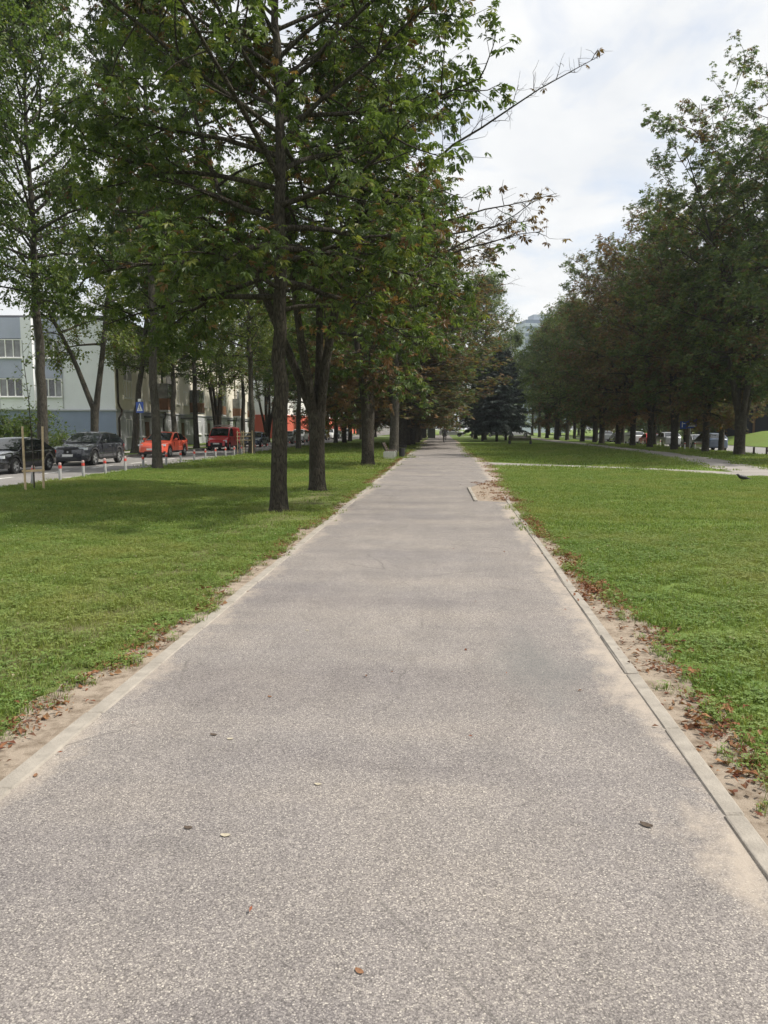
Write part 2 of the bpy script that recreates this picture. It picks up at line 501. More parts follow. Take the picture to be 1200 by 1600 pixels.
class MB:
    """Collects simple shapes into one mesh (one part)."""
    def __init__(s):
        s.v, s.f = [], []
    def add(s, verts, faces):
        b = len(s.v)
        s.v.extend([tuple(x) for x in verts])
        s.f.extend([tuple(b + i for i in f) for f in faces])
        return s
    def box(s, x0, x1, y0, y1, z0, z1):
        v = [(x, y, z) for z in (z0, z1) for y in (y0, y1) for x in (x0, x1)]
        return s.add(v, [(0, 2, 3, 1), (4, 5, 7, 6), (0, 1, 5, 4), (2, 6, 7, 3), (0, 4, 6, 2), (1, 3, 7, 5)])
    def prism(s, poly, axis, a, b):
        """poly: 2-D points; extruded along axis from a to b."""
        n = len(poly)
        def P(p, t):
            if axis == 'x': return (t, p[0], p[1])
            if axis == 'y': return (p[0], t, p[1])
            return (p[0], p[1], t)
        v = [P(p, a) for p in poly] + [P(p, b) for p in poly]
        f = [tuple(range(n - 1, -1, -1)), tuple(range(n, 2 * n))]
        f += [(i, (i + 1) % n, n + (i + 1) % n, n + i) for i in range(n)]
        return s.add(v, f)
    def tube(s, pts, rads, k=8, caps=True):
        pts = [Vector(p) for p in pts]
        if not isinstance(rads, (list, tuple)): rads = [rads] * len(pts)
        up = None
        b = len(s.v)
        for i, p in enumerate(pts):
            d = (pts[min(i + 1, len(pts) - 1)] - pts[max(i - 1, 0)]).normalized()
            if up is None:
                up = d.orthogonal().normalized()
            else:
                up = (up - d * up.dot(d)).normalized()
            w = d.cross(up)
            for j in range(k):
                a = 2 * math.pi * j / k
                s.v.append(tuple(p + (up * math.cos(a) + w * math.sin(a)) * rads[i]))
        for i in range(len(pts) - 1):
            for j in range(k):
                s.f.append((b + i * k + j, b + i * k + (j + 1) % k, b + (i + 1) * k + (j + 1) % k, b + (i + 1) * k + j))
        if caps:
            s.f.append(tuple(b + j for j in range(k - 1, -1, -1)))
            s.f.append(tuple(b + (len(pts) - 1) * k + j for j in range(k)))
        return s
    def lathe(s, prof, axis='z', k=16, c=(0, 0, 0), closed=False):
        """prof: (radius, along axis)."""
        b = len(s.v)
        n = len(prof)
        for r, t in prof:
            for j in range(k):
                a = 2 * math.pi * j / k
                p, q = r * math.cos(a), r * math.sin(a)
                if axis == 'z': v = (p, q, t)
                elif axis == 'x': v = (t, p, q)
                else: v = (p, t, q)
                s.v.append((v[0] + c[0], v[1] + c[1], v[2] + c[2]))
        rng = range(n) if closed else range(n - 1)
        for i in rng:
            i2 = (i + 1) % n
            for j in range(k):
                s.f.append((b + i * k + j, b + i * k + (j + 1) % k, b + i2 * k + (j + 1) % k, b + i2 * k + j))
        if not closed:
            s.f.append(tuple(b + j for j in range(k - 1, -1, -1)))
            s.f.append(tuple(b + (n - 1) * k + j for j in range(k)))
        return s
    def mesh(s, name, mat, smooth=False, bevel=0.0):
        me = bpy.data.meshes.new(name)
        me.from_pydata(s.v, [], s.f)
        bm = bmesh.new(); bm.from_mesh(me)
        bmesh.ops.recalc_face_normals(bm, faces=bm.faces)
        if bevel:
            es = [e for e in bm.edges if len(e.link_faces) == 2 and e.calc_face_angle(0) > 0.6]
            bmesh.ops.bevel(bm, geom=es, offset=bevel, segments=1, affect='EDGES', clamp_overlap=True)
        bm.to_mesh(me); bm.free()
        me.materials.append(MAT[mat])
        if smooth:
            for p in me.polygons: p.use_smooth = True
            try:
                me.set_sharp_from_angle(angle=R(40))
            except Exception:
                pass
        me.update()
        return me
    def build(s, name, mat, parent=None, smooth=False, bevel=0.0, loc=(0, 0, 0)):
        return link_mesh(name, s.mesh(name, mat, smooth, bevel), parent, loc)

def copy_tree(o, parent=None):
    c = o.copy()
    col.objects.link(c)
    c.parent = parent
    for ch in list(o.children):
        copy_tree(ch, c)
    return c

def wob(y, seed=0.0):
    return (math.sin(y * 1.7 + seed) * 0.5 + math.sin(y * 4.3 + seed * 2.1) * 0.3 + math.sin(y * 11.9 + seed * 3.7) * 0.2
            + math.sin(y * 27.1 + seed * 1.3) * 0.12)

# ------------------------------------------------------------------ the setting: ground, lawns, paths, streets
XL = -2.05                                   # left kerb of the path
def XR(y):                                   # right kerb of the path
    return 1.215 + 0.018 * min(y, 19.3)
LAWN_L, LAWN_R = -12.95, 22.6                # edges of the green strip
ROAD_L0 = -19.75                              # far kerb of the left street
GZ_L, GZ_R = -0.10, -0.35

g = MB()
g.add([(-600, -60, -0.6), (600, -60, -0.6), (600, 900, -0.6), (-600, 900, -0.6)], [(0, 1, 2, 3)])
tag(g.build('ground', 'lawn_soil_and_grass'), kind='structure')

# green strip (a slab with its top at z = 0); the right flank falls to the lower street
lw = MB()
ys = [-6 + i * 4 for i in range(0, 75)]
prof = [(LAWN_L, -0.5), (LAWN_L, 0.0), (-8, 0.0), (-2, 0.0), (3, 0.0), (10, 0.0), (20.6, 0.0), (LAWN_R, -0.22), (LAWN_R + 0.05, -0.5)]
b0 = 0
vv = [(x, y, z) for y in ys for (x, z) in prof]
n = len(prof)
ff = [(i * n + j, i * n + j + 1, (i + 1) * n + j + 1, (i + 1) * n + j) for i in range(len(ys) - 1) for j in range(n - 1)]
lw.add(vv, ff)
tag(lw.build('lawn', 'lawn_soil_and_grass'), kind='structure')

# main path sheet
PZ = 0.010
pv = []
pys = [-4 + 0.5 * i for i in range(0, 46)] + [19 + 1.0 * i for i in range(0, 160)]
def path_right(y):
    if y < 18.2: return XR(y) - 0.02
    if y < 22.4: return 0.80
    if y < 26: return 0.80 + (y - 22.4) / 3.6 * 1.0 + 0.08 * wob(y, 4)
    if y < 33: return 1.85 + 0.1 * wob(y, 2)
    if y < 46: return 2.0 + 0.12 * wob(y, 2)
    return 1.75 + 0.05 * wob(y, 1)
rows = []
for y in pys:
    xr = path_right(y)
    x0 = XL - 0.05
    x1 = xr + (0.06 if y < 18.2 else 0)
    rows.append([(x0 + (x1 - x0) * t, y, PZ) for t in (0, 0.25, 0.5, 0.75, 1)])
m = MB()
m.add([p for r in rows for p in r], [(i * 5 + j, i * 5 + j + 1, i * 5 + 5 + j + 1, i * 5 + 5 + j)
                                     for i in range(len(rows) - 1) for j in range(4)])
tag(m.build('path', 'path_asphalt'), kind='structure')

# trodden sandy verges on both sides of the path
def verge(name, inner, outer, y0, y1, step, z):
    n = int((y1 - y0) / step)
    v, f = [], []
    for i in range(n + 1):
        y = y0 + i * step
        a, b = inner(y), outer(y)
        v += [(a, y, z), ((a + b) / 2, y, z), (b, y, z)]
    for i in range(n):
        for j in range(2):
            f.append((i * 3 + j, i * 3 + j + 1, i * 3 + 4 + j, i * 3 + 3 + j))
    return tag(MB().add(v, f).build(name, 'sandy_dirt'), kind='structure')
def edge_left(y):      # where the grass starts on the left
    base = 0.20 + 0.17 * wob(y * 0.9, 1.0)
    if y < 7: base += 0.10
    if y > 20: base *= 0.7
    return XL - 0.12 - max(0.03, base)
def edge_right(y):
    base = 0.36 + 0.13 * wob(y * 0.8, 5.0) - max(0, (y - 7)) * 0.035
    if 9 < y < 13: base -= 0.04
    if y > 17.6: base = 0.32 + 0.12 * wob(y, 3)
    if y > 25: base = 0.30 + 0.16 * wob(y, 3)
    if y > 46: base = 0.25 + 0.14 * wob(y, 3)
    return max(XR(y), path_right(y) if y > 22 else -9) + 0.10 + max(0.04, base)
verge('verge_left', lambda y: XL - 0.02, edge_left, -3, 110, 0.08, 0.004)
verge('verge_right', lambda y: path_right(y) - 0.1, edge_right, -3, 110, 0.08, 0.005)

# path edging: concrete kerb stones one metre long, each its own piece
def kerb_run(name, xf, y0, y1, width, top, inward, gap=0.012):
    root = tag(empty(name), kind='structure')
    root['label'] = 'narrow concrete edging along the %s of the asphalt path' % inward
    random.seed(hash(name) % 1000 if False else len(name))
    protos = []
    for k in range(3):
        mb = MB(); mb.box(-width / 2, width / 2, 0, 1.0 - gap, -0.2, 0)
        me = mb.mesh('kerb_stone', 'kerb_concrete', bevel=0.010)
        for v in me.vertices:
            v.co.x += random.uniform(-.004, .004); v.co.z += random.uniform(-.004, .003) if v.co.z > -0.1 else 0
        protos.append(me)
    y = y0
    i = 0
    while y < y1:
        o = link_mesh('kerb_stone', random.choice(protos), root)
        x0, x1 = xf(y), xf(y + 1)
        o.location = ((x0) + random.uniform(-.003, .003), y, top + random.uniform(-.006, .004))
        o.rotation_euler = (random.uniform(-.004, .004), random.uniform(-.02, .02), -math.atan2(x1 - x0, 1) + random.uniform(-.004, .004))
        y += 1.0
        i += 1
    return root
kerb_run('kerb_left', lambda y: XL - 0.055, -1.6, 70, 0.115, 0.020, 'left side')
kerb_run('kerb_right', lambda y: XR(y) + 0.05, -1.6, 19.2, 0.095, 0.026, 'right side')
kerb_run('kerb_offset', lambda y: 0.83 - 0.008 * (y - 18), 18.25, 22.0, 0.09, 0.045, 'corner')
kerb_run('kerb_far', lambda y: 1.88, 47, 80, 0.10, 0.03, 'far right side')

# the cross path from the junction to the second path, and the second path
def strip(name, pts, mat, z):
    v, f = [], []
    for i, (x, y, w) in enumerate(pts):
        x0, y0, _ = pts[max(i - 1, 0)]; x1, y1, _ = pts[min(i + 1, len(pts) - 1)]
        d = Vector((x1 - x0, y1 - y0)).normalized(); nrm = Vector((d.y, -d.x))
        a = Vector((x, y)) - nrm * w / 2; b = Vector((x, y)) + nrm * w / 2
        v += [(a.x, a.y, z), (b.x, b.y, z)]
    for i in range(len(pts) - 1):
        f.append((2 * i, 2 * i + 1, 2 * i + 3, 2 * i + 2))
    return tag(MB().add(v, f).build(name, mat), kind='structure')
CROSS = [(1.6, 37.6, 3.4), (2.6, 37.2, 2.6), (3.6, 36.8, 1.9), (6.0, 35.4, 1.35), (8.6, 33.5, 1.3), (10.6, 31.0, 1.5), (11.6, 29.0, 1.9)]
SECOND = [(7.0, 14.0, 2.3), (9.3, 22.0, 2.3), (11.4, 29.0, 2.4), (13.2, 36.0, 2.4), (14.3, 44.0, 2.4), (14.8, 54.0, 2.3), (14.9, 64.0, 2.3),
          (14.9, 80.0, 2.3), (14.8, 100.0, 2.3), (14.6, 130.0, 2.3), (14.0, 160.0, 2.3)]
SECOND = SECOND[1:]
SECOND[0] = (11.0, 20.0, 2.4)
SECOND = [(16.5, 20.5, 2.4), (13.6, 26.0, 2.4)] + [(12.6, 30.5, 2.4), (13.0, 36.0, 2.4)] + SECOND[3:]
strip('cross_path', CROSS, 'pale_path', 0.0075)
strip('second_path', SECOND, 'pale_path', 0.011)
strip('cross_road', [(-60, 147, 5.0), (40, 147, 5.0)], 'pale_street', 0.013)

# left street, its markings, kerbs and the yard beyond
tag(MB().add([(ROAD_L0, -6, GZ_L), (LAWN_L, -6, GZ_L), (LAWN_L, 290, GZ_L), (ROAD_L0, 290, GZ_L)], [(0, 1, 2, 3)])
    .build('street_left', 'street_asphalt'), kind='structure')
mk = tag(empty('road_marking', (0, 0, 0)), kind='structure')
y = 21.0
while y < 120:
    link_mesh('dash', MB().add([(-16.08, y, GZ_L + .004), (-15.93, y, GZ_L + .004), (-15.93, y + 2.2, GZ_L + .004), (-16.08, y + 2.2, GZ_L + .004)],
                               [(0, 1, 2, 3)]).mesh('dash', 'white_paint'), mk)
    y += 4.4
yard = MB().box(-120, ROAD_L0 - 0.16, -6, 290, -0.5, 0.02)
tag(yard.build('yard_left', 'lawn_soil_and_grass'), kind='structure')
tag(MB().add([(-22.9, -6, 0.026), (-21.4, -6, 0.026), (-21.4, 290, 0.026), (-22.9, 290, 0.026)], [(0, 1, 2, 3)])
    .build('pavement_left', 'pale_path'), kind='structure')
tag(MB().box(ROAD_L0 - 0.155, ROAD_L0, -6, 290, -0.4, 0.03).build('street_kerb_far', 'road_kerb'), kind='structure')
tag(MB().box(LAWN_L - 0.15, LAWN_L - 0.003, -6, 290, -0.4, 0.012).build('street_kerb_near', 'road_kerb'), kind='structure')

# right street (lower), the bank beyond
tag(MB().add([(LAWN_R + 0.2, -6, GZ_R), (34, -6, GZ_R), (34, 158, GZ_R), (LAWN_R + 0.2, 158, GZ_R)], [(0, 1, 2, 3)])
    .build('street_right', 'pale_street'), kind='structure')
tag(MB().box(LAWN_R + 0.06, LAWN_R + 0.21, -6, 290, -0.5, GZ_R + 0.12).build('street_kerb_right', 'road_kerb'), kind='structure')
bank = MB()
nx, ny = 24, 60
for i in range(ny + 1):
    for j in range(nx + 1):
        x = 34 + j * 3.0; y = 10 + i * 4.5
        zz = GZ_R + 0.05
        zz += 1.75 * math.exp(-(((x - 40) / 4.5) ** 2 + ((y - 95) / 16) ** 2)) * (1 if j else 0)
        bank.v.append((x, y, zz))
for i in range(ny):
    for j in range(nx):
        a = i * (nx + 1) + j
        bank.f.append((a, a + 1, a + nx + 2, a + nx + 1))
o = bank.build('bank_right', 'lawn_soil_and_grass', smooth=True)
tag(o, kind='structure')


# ------------------------------------------------------------------ trees
def unit(v):
    return v / (np.linalg.norm(v, axis=-1, keepdims=True) + 1e-9)

class Wood:
    def __init__(s):
        s.v, s.q, s.n = [], [], 0
    def tube(s, pts, rad, k, rough=0.0, rng=None):
        pts = np.asarray(pts, float); rad = np.asarray(rad, float)
        n = len(pts)
        t = np.empty_like(pts)
        t[1:-1] = pts[2:] - pts[:-2]; t[0] = pts[1] - pts[0]; t[-1] = pts[-1] - pts[-2]
        t = unit(t)
        mean = unit(pts[-1] - pts[0])
        ref = np.array([1.0, 0, 0]) if abs(mean[0]) < 0.7 else np.array([0, 1.0, 0])
        u = unit(np.cross(t, ref)); w = np.cross(t, u)
        a = np.arange(k) * 2 * np.pi / k
        rr = np.repeat(rad[:, None], k, 1)
        if rough and rng is not None:
            ridge = rng.normal(0, rough, k)[None, :] * 0.8
            nz = rng.normal(0, rough, (n, k))
            nz = (nz + np.roll(nz, 1, 0) + np.roll(nz, 1, 1)) / 2
            rr = rr * (1 + ridge + nz)
        ring = pts[:, None, :] + rr[..., None] * (np.cos(a)[None, :, None] * u[:, None, :] + np.sin(a)[None, :, None] * w[:, None, :])
        s.v.append(ring.reshape(-1, 3))
        i = np.arange(n - 1)[:, None] * k; j = np.arange(k)[None, :]; j2 = (j + 1) % k
        q = np.stack([i + j, i + j2, i + k + j2, i + k + j], -1).reshape(-1, 4) + s.n
        s.q.append(q)
        s.n += n * k
    def mesh(s, name, mat):
        return np_mesh(name, np.concatenate(s.v), np.concatenate(s.q), mat, smooth=True)

def curve(rng, p0, d0, L, n, up=0.0, wobble=0.1):
    pts = [np.array(p0, float)]
    d = unit(np.array(d0, float))
    for i in range(n):
        d = unit(d + np.array([0, 0, up / n]) + rng.normal(0, wobble, 3))
        pts.append(pts[-1] + d * L / n)
    return np.array(pts), d

LEAFLETS7 = [(-115, .55), (-78, .75), (-38, .95), (0, 1.0), (38, .95), (78, .75), (115, .55)]
LEAFLETS5 = [(-100, .65), (-48, .9), (0, 1.0), (48, .9), (100, .65)]

def leaf_mesh(name, rng, P, D, size, C, kind, mat='leaf'):
    """P anchors, D outward direction of the twig, C colour per leaf; palmate fans or single ovate leaves."""
    N = len(P)
    up = np.array([0, 0, 1.0])
    nrm = unit(up + rng.normal(0, 0.42, (N, 3)) + 0.25 * D)
    ax = unit(D + rng.normal(0, 0.75, (N, 3)))
    e1 = unit(ax - nrm * np.sum(ax * nrm, 1, keepdims=True))
    e2 = np.cross(nrm, e1)
    S = size * rng.uniform(0.65, 1.25, N)
    if kind == 'single':
        fans = [(0, 1.0)]
        wid, droop = 0.36, 0.35
    else:
        fans = LEAFLETS7 if kind == 'palm7' else LEAFLETS5
        wid, droop = (0.19, 0.42) if kind == 'palm7' else (0.23, 0.42)
    vs, cs = [], []
    for ang, ln in fans:
        a = math.radians(ang) + rng.normal(0, 0.09, N)
        d = unit(np.cos(a)[:, None] * e1 + np.sin(a)[:, None] * e2 - nrm * (droop * rng.uniform(0.3, 1.5, N))[:, None])
        side = unit(np.cross(nrm, d))
        L = (S * ln)[:, None]
        base = P + d * L * 0.05
        mid = P + d * L * 0.60
        tip = P + d * L + (-0.16 * L) * nrm
        fold = nrm * L * 0.05
        vs.append(np.stack([base, mid + side * L * wid + fold, tip, mid - side * L * wid + fold], 1))
        cs.append(np.repeat((C * rng.uniform(0.85, 1.15, (N, 1)))[:, None, :], 4, 1))
    V = np.concatenate(vs).reshape(-1, 3)
    CC = np.concatenate(cs).reshape(-1, 3)
    Q = np.arange(len(V)).reshape(-1, 4)
    return np_mesh(name, V, Q, mat, CC)

GREENS = {
    'chestnut': [(0.050, 0.082, 0.025), (0.074, 0.116, 0.034), (0.104, 0.148, 0.042), (0.15, 0.175, 0.05)],
    'linden': [(0.070, 0.110, 0.030), (0.100, 0.150, 0.040), (0.135, 0.180, 0.052), (0.18, 0.20, 0.062)],
    'dark': [(0.066, 0.084, 0.034), (0.094, 0.110, 0.044), (0.122, 0.126, 0.05), (0.16, 0.142, 0.055)],
    'dusk': [(0.064, 0.100, 0.032), (0.090, 0.134, 0.042), (0.122, 0.158, 0.052), (0.165, 0.175, 0.06)],
    'rust': [(0.120, 0.074, 0.042), (0.150, 0.086, 0.044), (0.100, 0.070, 0.042), (0.18, 0.115, 0.052)],
}

def leaf_colours(rng, N, pal, autumn, aut_local):
    pal = np.array(GREENS[pal]); rust = np.array(GREENS['rust'])
    i = rng.choice(4, N, p=[.28, .38, .25, .09])
    c = pal[i].copy()
    isr = rng.random(N) < np.clip(autumn + aut_local, 0, 1)
    c[isr] = rust[rng.choice(4, isr.sum(), p=[.35, .3, .25, .1])]
    return c

def crown_profile(t, kind):
    t = min(max(t, 0.0), 1.0)
    if kind == 'round':
        return max(0.18, math.sin(math.pi * (0.20 + 0.74 * t)) ** 0.8)
    if kind == 'tall':
        return max(0.15, (1 - t ** 2.6) ** 0.7 * (0.72 + 0.28 * min(1, t * 4)))
    return max(0.12, 1 - t * 0.75)

def make_tree(name, seed, H, r0, zb, Rc, shape='tall', leaders=((0, 0, 0.0, 1.0),), fork=None, nprim=34, nsec=7, ntwig=5, per=2,
              leaf='palm5', lsize=0.2, pal='chestnut', autumn=0.06, aut_patch=0.35, bark='chestnut_bark', bare_top=0.0, extra=None,
              lean=(0, 0), sides=14, twig_len=0.75, low_droop=0.0, flare=0.28, open_az=None):
    """Returns (trunk mesh, crown mesh). leaders: (azimuth, tilt deg, start as a share of the fork height, relative height)."""
    rng = np.random.default_rng(seed)
    W = Wood()
    AP, AD, AA = [], [], []
    # trunk
    stems = []
    if fork is None:
        n = 26
        z = np.concatenate([[-0.15, 0, .12, .3, .6], np.linspace(1.0, H, n)])
        wobx = np.cumsum(rng.normal(0, 0.035, len(z))); woby = np.cumsum(rng.normal(0, 0.035, len(z)))
        f = np.clip((z - 0.6) / 2, 0, 1)
        pts = np.stack([wobx * f + lean[0] * z, woby * f + lean[1] * z, z], 1)
        zz = np.clip(z, 0, None)
        rad = r0 * (1 - 0.92 * (zz / H) ** 0.9) * (1 + flare * np.exp(-zz / 0.22)) + 0.012
        W.tube(pts, rad, sides, 0.035, rng)
        stems.append((pts[5:], rad[5:]))
    else:
        z = np.array([-0.15, 0, .12, .3, .6, 0.5 * fork + .3, 0.8 * fork + .1, fork])
        z = np.sort(np.maximum.accumulate(z))
        pts = np.stack([lean[0] * z, lean[1] * z, z], 1)
        zz = np.clip(z, 0, None)
        rad = r0 * (1 + flare * np.exp(-zz / 0.22)) * (1 - 0.06 * zz / max(fork, .1)) * (1 + 0.16 * np.clip((zz - 0.6 * fork) / (0.4 * fork), 0, 1))
        W.tube(pts, rad, sides, 0.035, rng)
        top = pts[-1]
        for (az, tilt, st, rel) in leaders:
            a = math.radians(az); tl = math.radians(tilt)
            L = (H - fork) * rel
            p = top + np.array([math.cos(a), math.sin(a), 0]) * r0 * 0.35 + np.array([0, 0, -0.25])
            d = np.array([math.cos(a) * math.sin(tl), math.sin(a) * math.sin(tl), math.cos(tl)])
            c, _ = curve(rng, p, d, L, 18, 0.55 * math.sin(tl) + 0.02, 0.035)
            rl = r0 * (0.74 if len(leaders) < 3 else 0.60) * rng.uniform(0.85, 1.05)
            rd = rl * (1 - 0.93 * np.linspace(0, 1, 19) ** 0.9) + 0.012
            W.tube(c, rd, 10, 0.03, rng)
            stems.append((c, rd))
    # primary limbs
    ga = rng.uniform(0, 6.28)
    per_stem = max(6, nprim // len(stems))
    for si, (sp, sr) in enumerate(stems):
        zs = sp[:, 2]
        for i in range(per_stem):
            t = (i + rng.uniform(0.1, 0.9)) / per_stem
            z = zb + (zs[-1] - 0.15 - zb) * t
            if z < zs[0] + 0.3: z = zs[0] + 0.3 + rng.uniform(0, .5)
            k = int(np.clip(np.searchsorted(zs, z), 1, len(zs) - 1))
            fr = (z - zs[k - 1]) / max(zs[k] - zs[k - 1], 1e-3)
            p0 = sp[k - 1] * (1 - fr) + sp[k] * fr
            rr = sr[k - 1] * (1 - fr) + sr[k] * fr
            ga += 2.399 + rng.normal(0, 0.35)
            el = math.radians(12 + 48 * t + rng.normal(0, 8) - low_droop * (1 - t))
            if open_az is not None:
                df = abs((math.degrees(ga) - open_az + 180) % 360 - 180)
                if df < 42: ga += math.radians(50 if rng.random() < .5 else -50)
            out = crown_profile((z - zb) / (H - zb), shape) * Rc * rng.uniform(0.72, 1.08)
            off = p0[:2]
            d = np.array([math.cos(ga) * math.cos(el), math.sin(ga) * math.cos(el), math.sin(el)])
            L = max(0.8, (out - 0.55 * float(np.dot(off, d[:2]))) / max(math.cos(el), 0.55))
            pr, dn = curve(rng, p0, d, L, 7, 0.25 - 0.5 * (1 - t), 0.10)
            r1 = min(rr * 0.6, 0.02 + 0.012 * L)
            W.tube(pr, np.linspace(r1, 0.010, 8), 6)
            aut = max(0.0, rng.normal(0, 1)) ** 2 * aut_patch * 0.35
            bare = (t > 0.72 and rng.random() < bare_top)
            for s in range(nsec):
                u = 0.22 + 0.78 * (s + rng.uniform(0, 0.9)) / nsec
                x = u * 7; k2 = min(6, int(x)); q = pr[k2] + (pr[k2 + 1] - pr[k2]) * (x - k2)
                dd = unit(pr[min(k2 + 1, 7)] - pr[k2])
                side = unit(np.cross(dd, np.array([0, 0, 1.0]))) * (1 if s % 2 else -1)
                d2 = unit(dd * rng.uniform(0.3, 0.9) + side * rng.uniform(0.5, 1.1) + np.array([0, 0, rng.normal(0.05, 0.3)]))
                L2 = max(0.45, (0.42 * L * (1.15 - 0.7 * u)) * rng.uniform(0.7, 1.2))
                sc, dn2 = curve(rng, q, d2, L2, 4, rng.normal(-0.05, 0.2), 0.13)
                W.tube(sc, np.linspace(0.014 + 0.004 * L2, 0.006, 5), 4)
                for w in range(ntwig):
                    uu = 0.25 + 0.75 * (w + rng.uniform(0, 0.9)) / ntwig
                    x2 = uu * 4; k3 = min(3, int(x2)); q2 = sc[k3] + (sc[k3 + 1] - sc[k3]) * (x2 - k3)
                    d3 = unit(unit(sc[k3 + 1] - sc[k3]) * 0.7 + rng.normal(0, 0.75, 3) + np.array([0, 0, 0.08]))
                    L3 = twig_len * rng.uniform(0.45, 1.1)
                    tw, dn3 = curve(rng, q2, d3, L3, 2, -0.1, 0.16)
                    W.tube(tw, [0.006, 0.0045, 0.003], 3)
                    if bare: continue
                    for g_ in range(per):
                        uq = rng.uniform(0.25, 1.05)
                        AP.append(tw[0] + (tw[2] - tw[0]) * uq + rng.normal(0, 0.09, 3)); AD.append(dn3); AA.append(aut)
    if extra:
        for (z, az, el, L, ratio, up) in extra:            # long bare limbs with few leaves
            a, e = math.radians(az), math.radians(el)
            sp, sr = stems[min(2, len(stems) - 1)]
            k = int(np.clip(np.searchsorted(sp[:, 2], z), 1, len(sp) - 1))
            pr, _ = curve(rng, sp[k], (math.cos(a) * math.cos(e), math.sin(a) * math.cos(e), math.sin(e)), L, 9, up, 0.07)
            W.tube(pr, np.linspace(0.05, 0.006, 10), 6)
            for s in range(16):
                u = 0.35 + 0.65 * s / 16; x = u * 9; k2 = min(8, int(x)); q = pr[k2] + (pr[k2 + 1] - pr[k2]) * (x - k2)
                dd = unit(pr[k2 + 1] - pr[k2])
                sc, dn2 = curve(rng, q, unit(dd * 0.8 + rng.normal(0, 0.6, 3)), rng.uniform(0.5, 1.3) * (1.3 - u), 4, 0.1, 0.16)
                W.tube(sc, np.linspace(0.011, 0.004, 5), 4)
                for w in range(4):
                    tw, dn3 = curve(rng, sc[rng.integers(1, 5)], rng.normal(0, 1, 3) + dd, rng.uniform(.2, .45), 2, 0, .2)
                    W.tube(tw, [.005, .004, .003], 3)
                    if rng.random() < ratio:
                        AP.append(tw[2]); AD.append(dn3); AA.append(0.8)
    trunk = W.mesh('trunk', bark)
    P = np.array(AP); D = np.array(AD); A = np.array(AA)
    C = leaf_colours(rng, len(P), pal, autumn, A)
    crown = leaf_mesh('crown', rng, P, D, lsize, C, leaf)
    return trunk, crown

def make_spruce(seed, H, r0, zb, Rc):
    rng = np.random.default_rng(seed)
    W = Wood()
    z = np.linspace(-0.1, H, 18)
    W.tube(np.stack([0 * z, 0 * z, z], 1), r0 * (1 - 0.95 * np.clip(z, 0, None) / H) + 0.01, 8)
    AP, AD = [], []
    zc = zb
    while zc < H - 0.2:
        t = (zc - zb) / (H - zb)
        nb = 7 if t < 0.8 else 5
        a0 = rng.uniform(0, 6.28)
        for i in range(nb):
            a = a0 + i * 6.283 / nb + rng.normal(0, 0.15)
            L = Rc * (1 - t) ** 0.85 * rng.uniform(0.8, 1.1) + 0.15
            el = math.radians(-8 + 40 * t + rng.normal(0, 5))
            c, d = curve(rng, (0, 0, zc + rng.normal(0, .08)), (math.cos(a) * math.cos(el), math.sin(a) * math.cos(el), math.sin(el)), L, 6, 0.18 - 0.35 * (1 - t), 0.04)
            W.tube(c, np.linspace(0.03, 0.006, 7), 4)
            m_ = int(20 + 46 * L)
            u = rng.uniform(0.08, 1.0, m_)
            k = np.minimum(5, (u * 6).astype(int))
            q = c[k] + (c[k + 1] - c[k]) * (u * 6 - k)[:, None]
            lat = np.cross(d, [0, 0, 1.0]); lat /= np.linalg.norm(lat)
            s = rng.uniform(-1, 1, m_)
            AP.append(q + lat * (s * 0.34 * L * (1.05 - u))[:, None] + np.array([0, 0, -1.0]) * (np.abs(rng.normal(0, 0.13, m_)))[:, None])
            AD.append(unit(d[None] * 0.8 + lat[None] * s[:, None] + np.array([0, 0, -0.35])))
        zc += 0.42 - 0.14 * t
    P = np.concatenate(AP); D = np.concatenate(AD)
    pal = np.array([(0.024, 0.040, 0.033), (0.040, 0.060, 0.048), (0.080, 0.108, 0.092)])
    C = pal[rng.choice(3, len(P), p=[.4, .4, .2])]
    N = len(P)
    nr = unit(np.array([0, 0, 1.0]) + rng.normal(0, 0.5, (N, 3)))
    side = unit(np.cross(nr, D))
    L = rng.uniform(0.22, 0.46, N)[:, None]
    V = np.stack([P, P + D * L * 0.5 + side * L * 0.17, P + D * L - np.array([0, 0, 1]) * L * 0.2, P + D * L * 0.5 - side * L * 0.17], 1).reshape(-1, 3)
    return W.mesh('trunk', 'chestnut_bark'), np_mesh('crown', V, np.arange(len(V)).reshape(-1, 4), 'needle', np.repeat(C, 4, 0))

TREES = {}
TREES['first'] = make_tree('first', 11, 14.5, 0.165, 4.1, 4.9, 'tall', nprim=54, nsec=8, ntwig=5, per=6, leaf='palm7', lsize=0.165,
                           autumn=0.02, aut_patch=0.25, sides=22, low_droop=10,
                           extra=None, open_az=-95)
TREES['forked'] = make_tree('forked', 23, 15.5, 0.215, 4.9, 3.9, 'tall', leaders=((175, 16, 0, .92), (95, 7, 0, 1.0), (-5, 10, 0, .98), (240, 9, 0, .9)), fork=2.25,
                            nprim=52, nsec=7, ntwig=5, per=6, leaf='palm7', lsize=0.165, autumn=0.09, aut_patch=0.7, sides=22, low_droop=12, open_az=-80,
                            extra=[(6.6, -8, 34, 7.2, 0.12, 0.15), (6.2, 2, 24, 6.0, 0.35, 0.05), (5.4, -20, 18, 5.4, 0.6, 0.0), (6.0, 12, 22, 5.8, 0.5, 0.05), (5.0, -5, 14, 5.6, .6, 0)])
TREES['green'] = make_tree('green', 37, 16.0, 0.29, 2.6, 4.9, 'tall', leaders=((200, 12, 0, 1), (20, 10, 0, .95), (110, 8, 0, .9)), fork=2.6,
                           nprim=54, nsec=7, ntwig=5, per=4, leaf='palm5', lsize=0.225, autumn=0.10, aut_patch=1.1, low_droop=16)
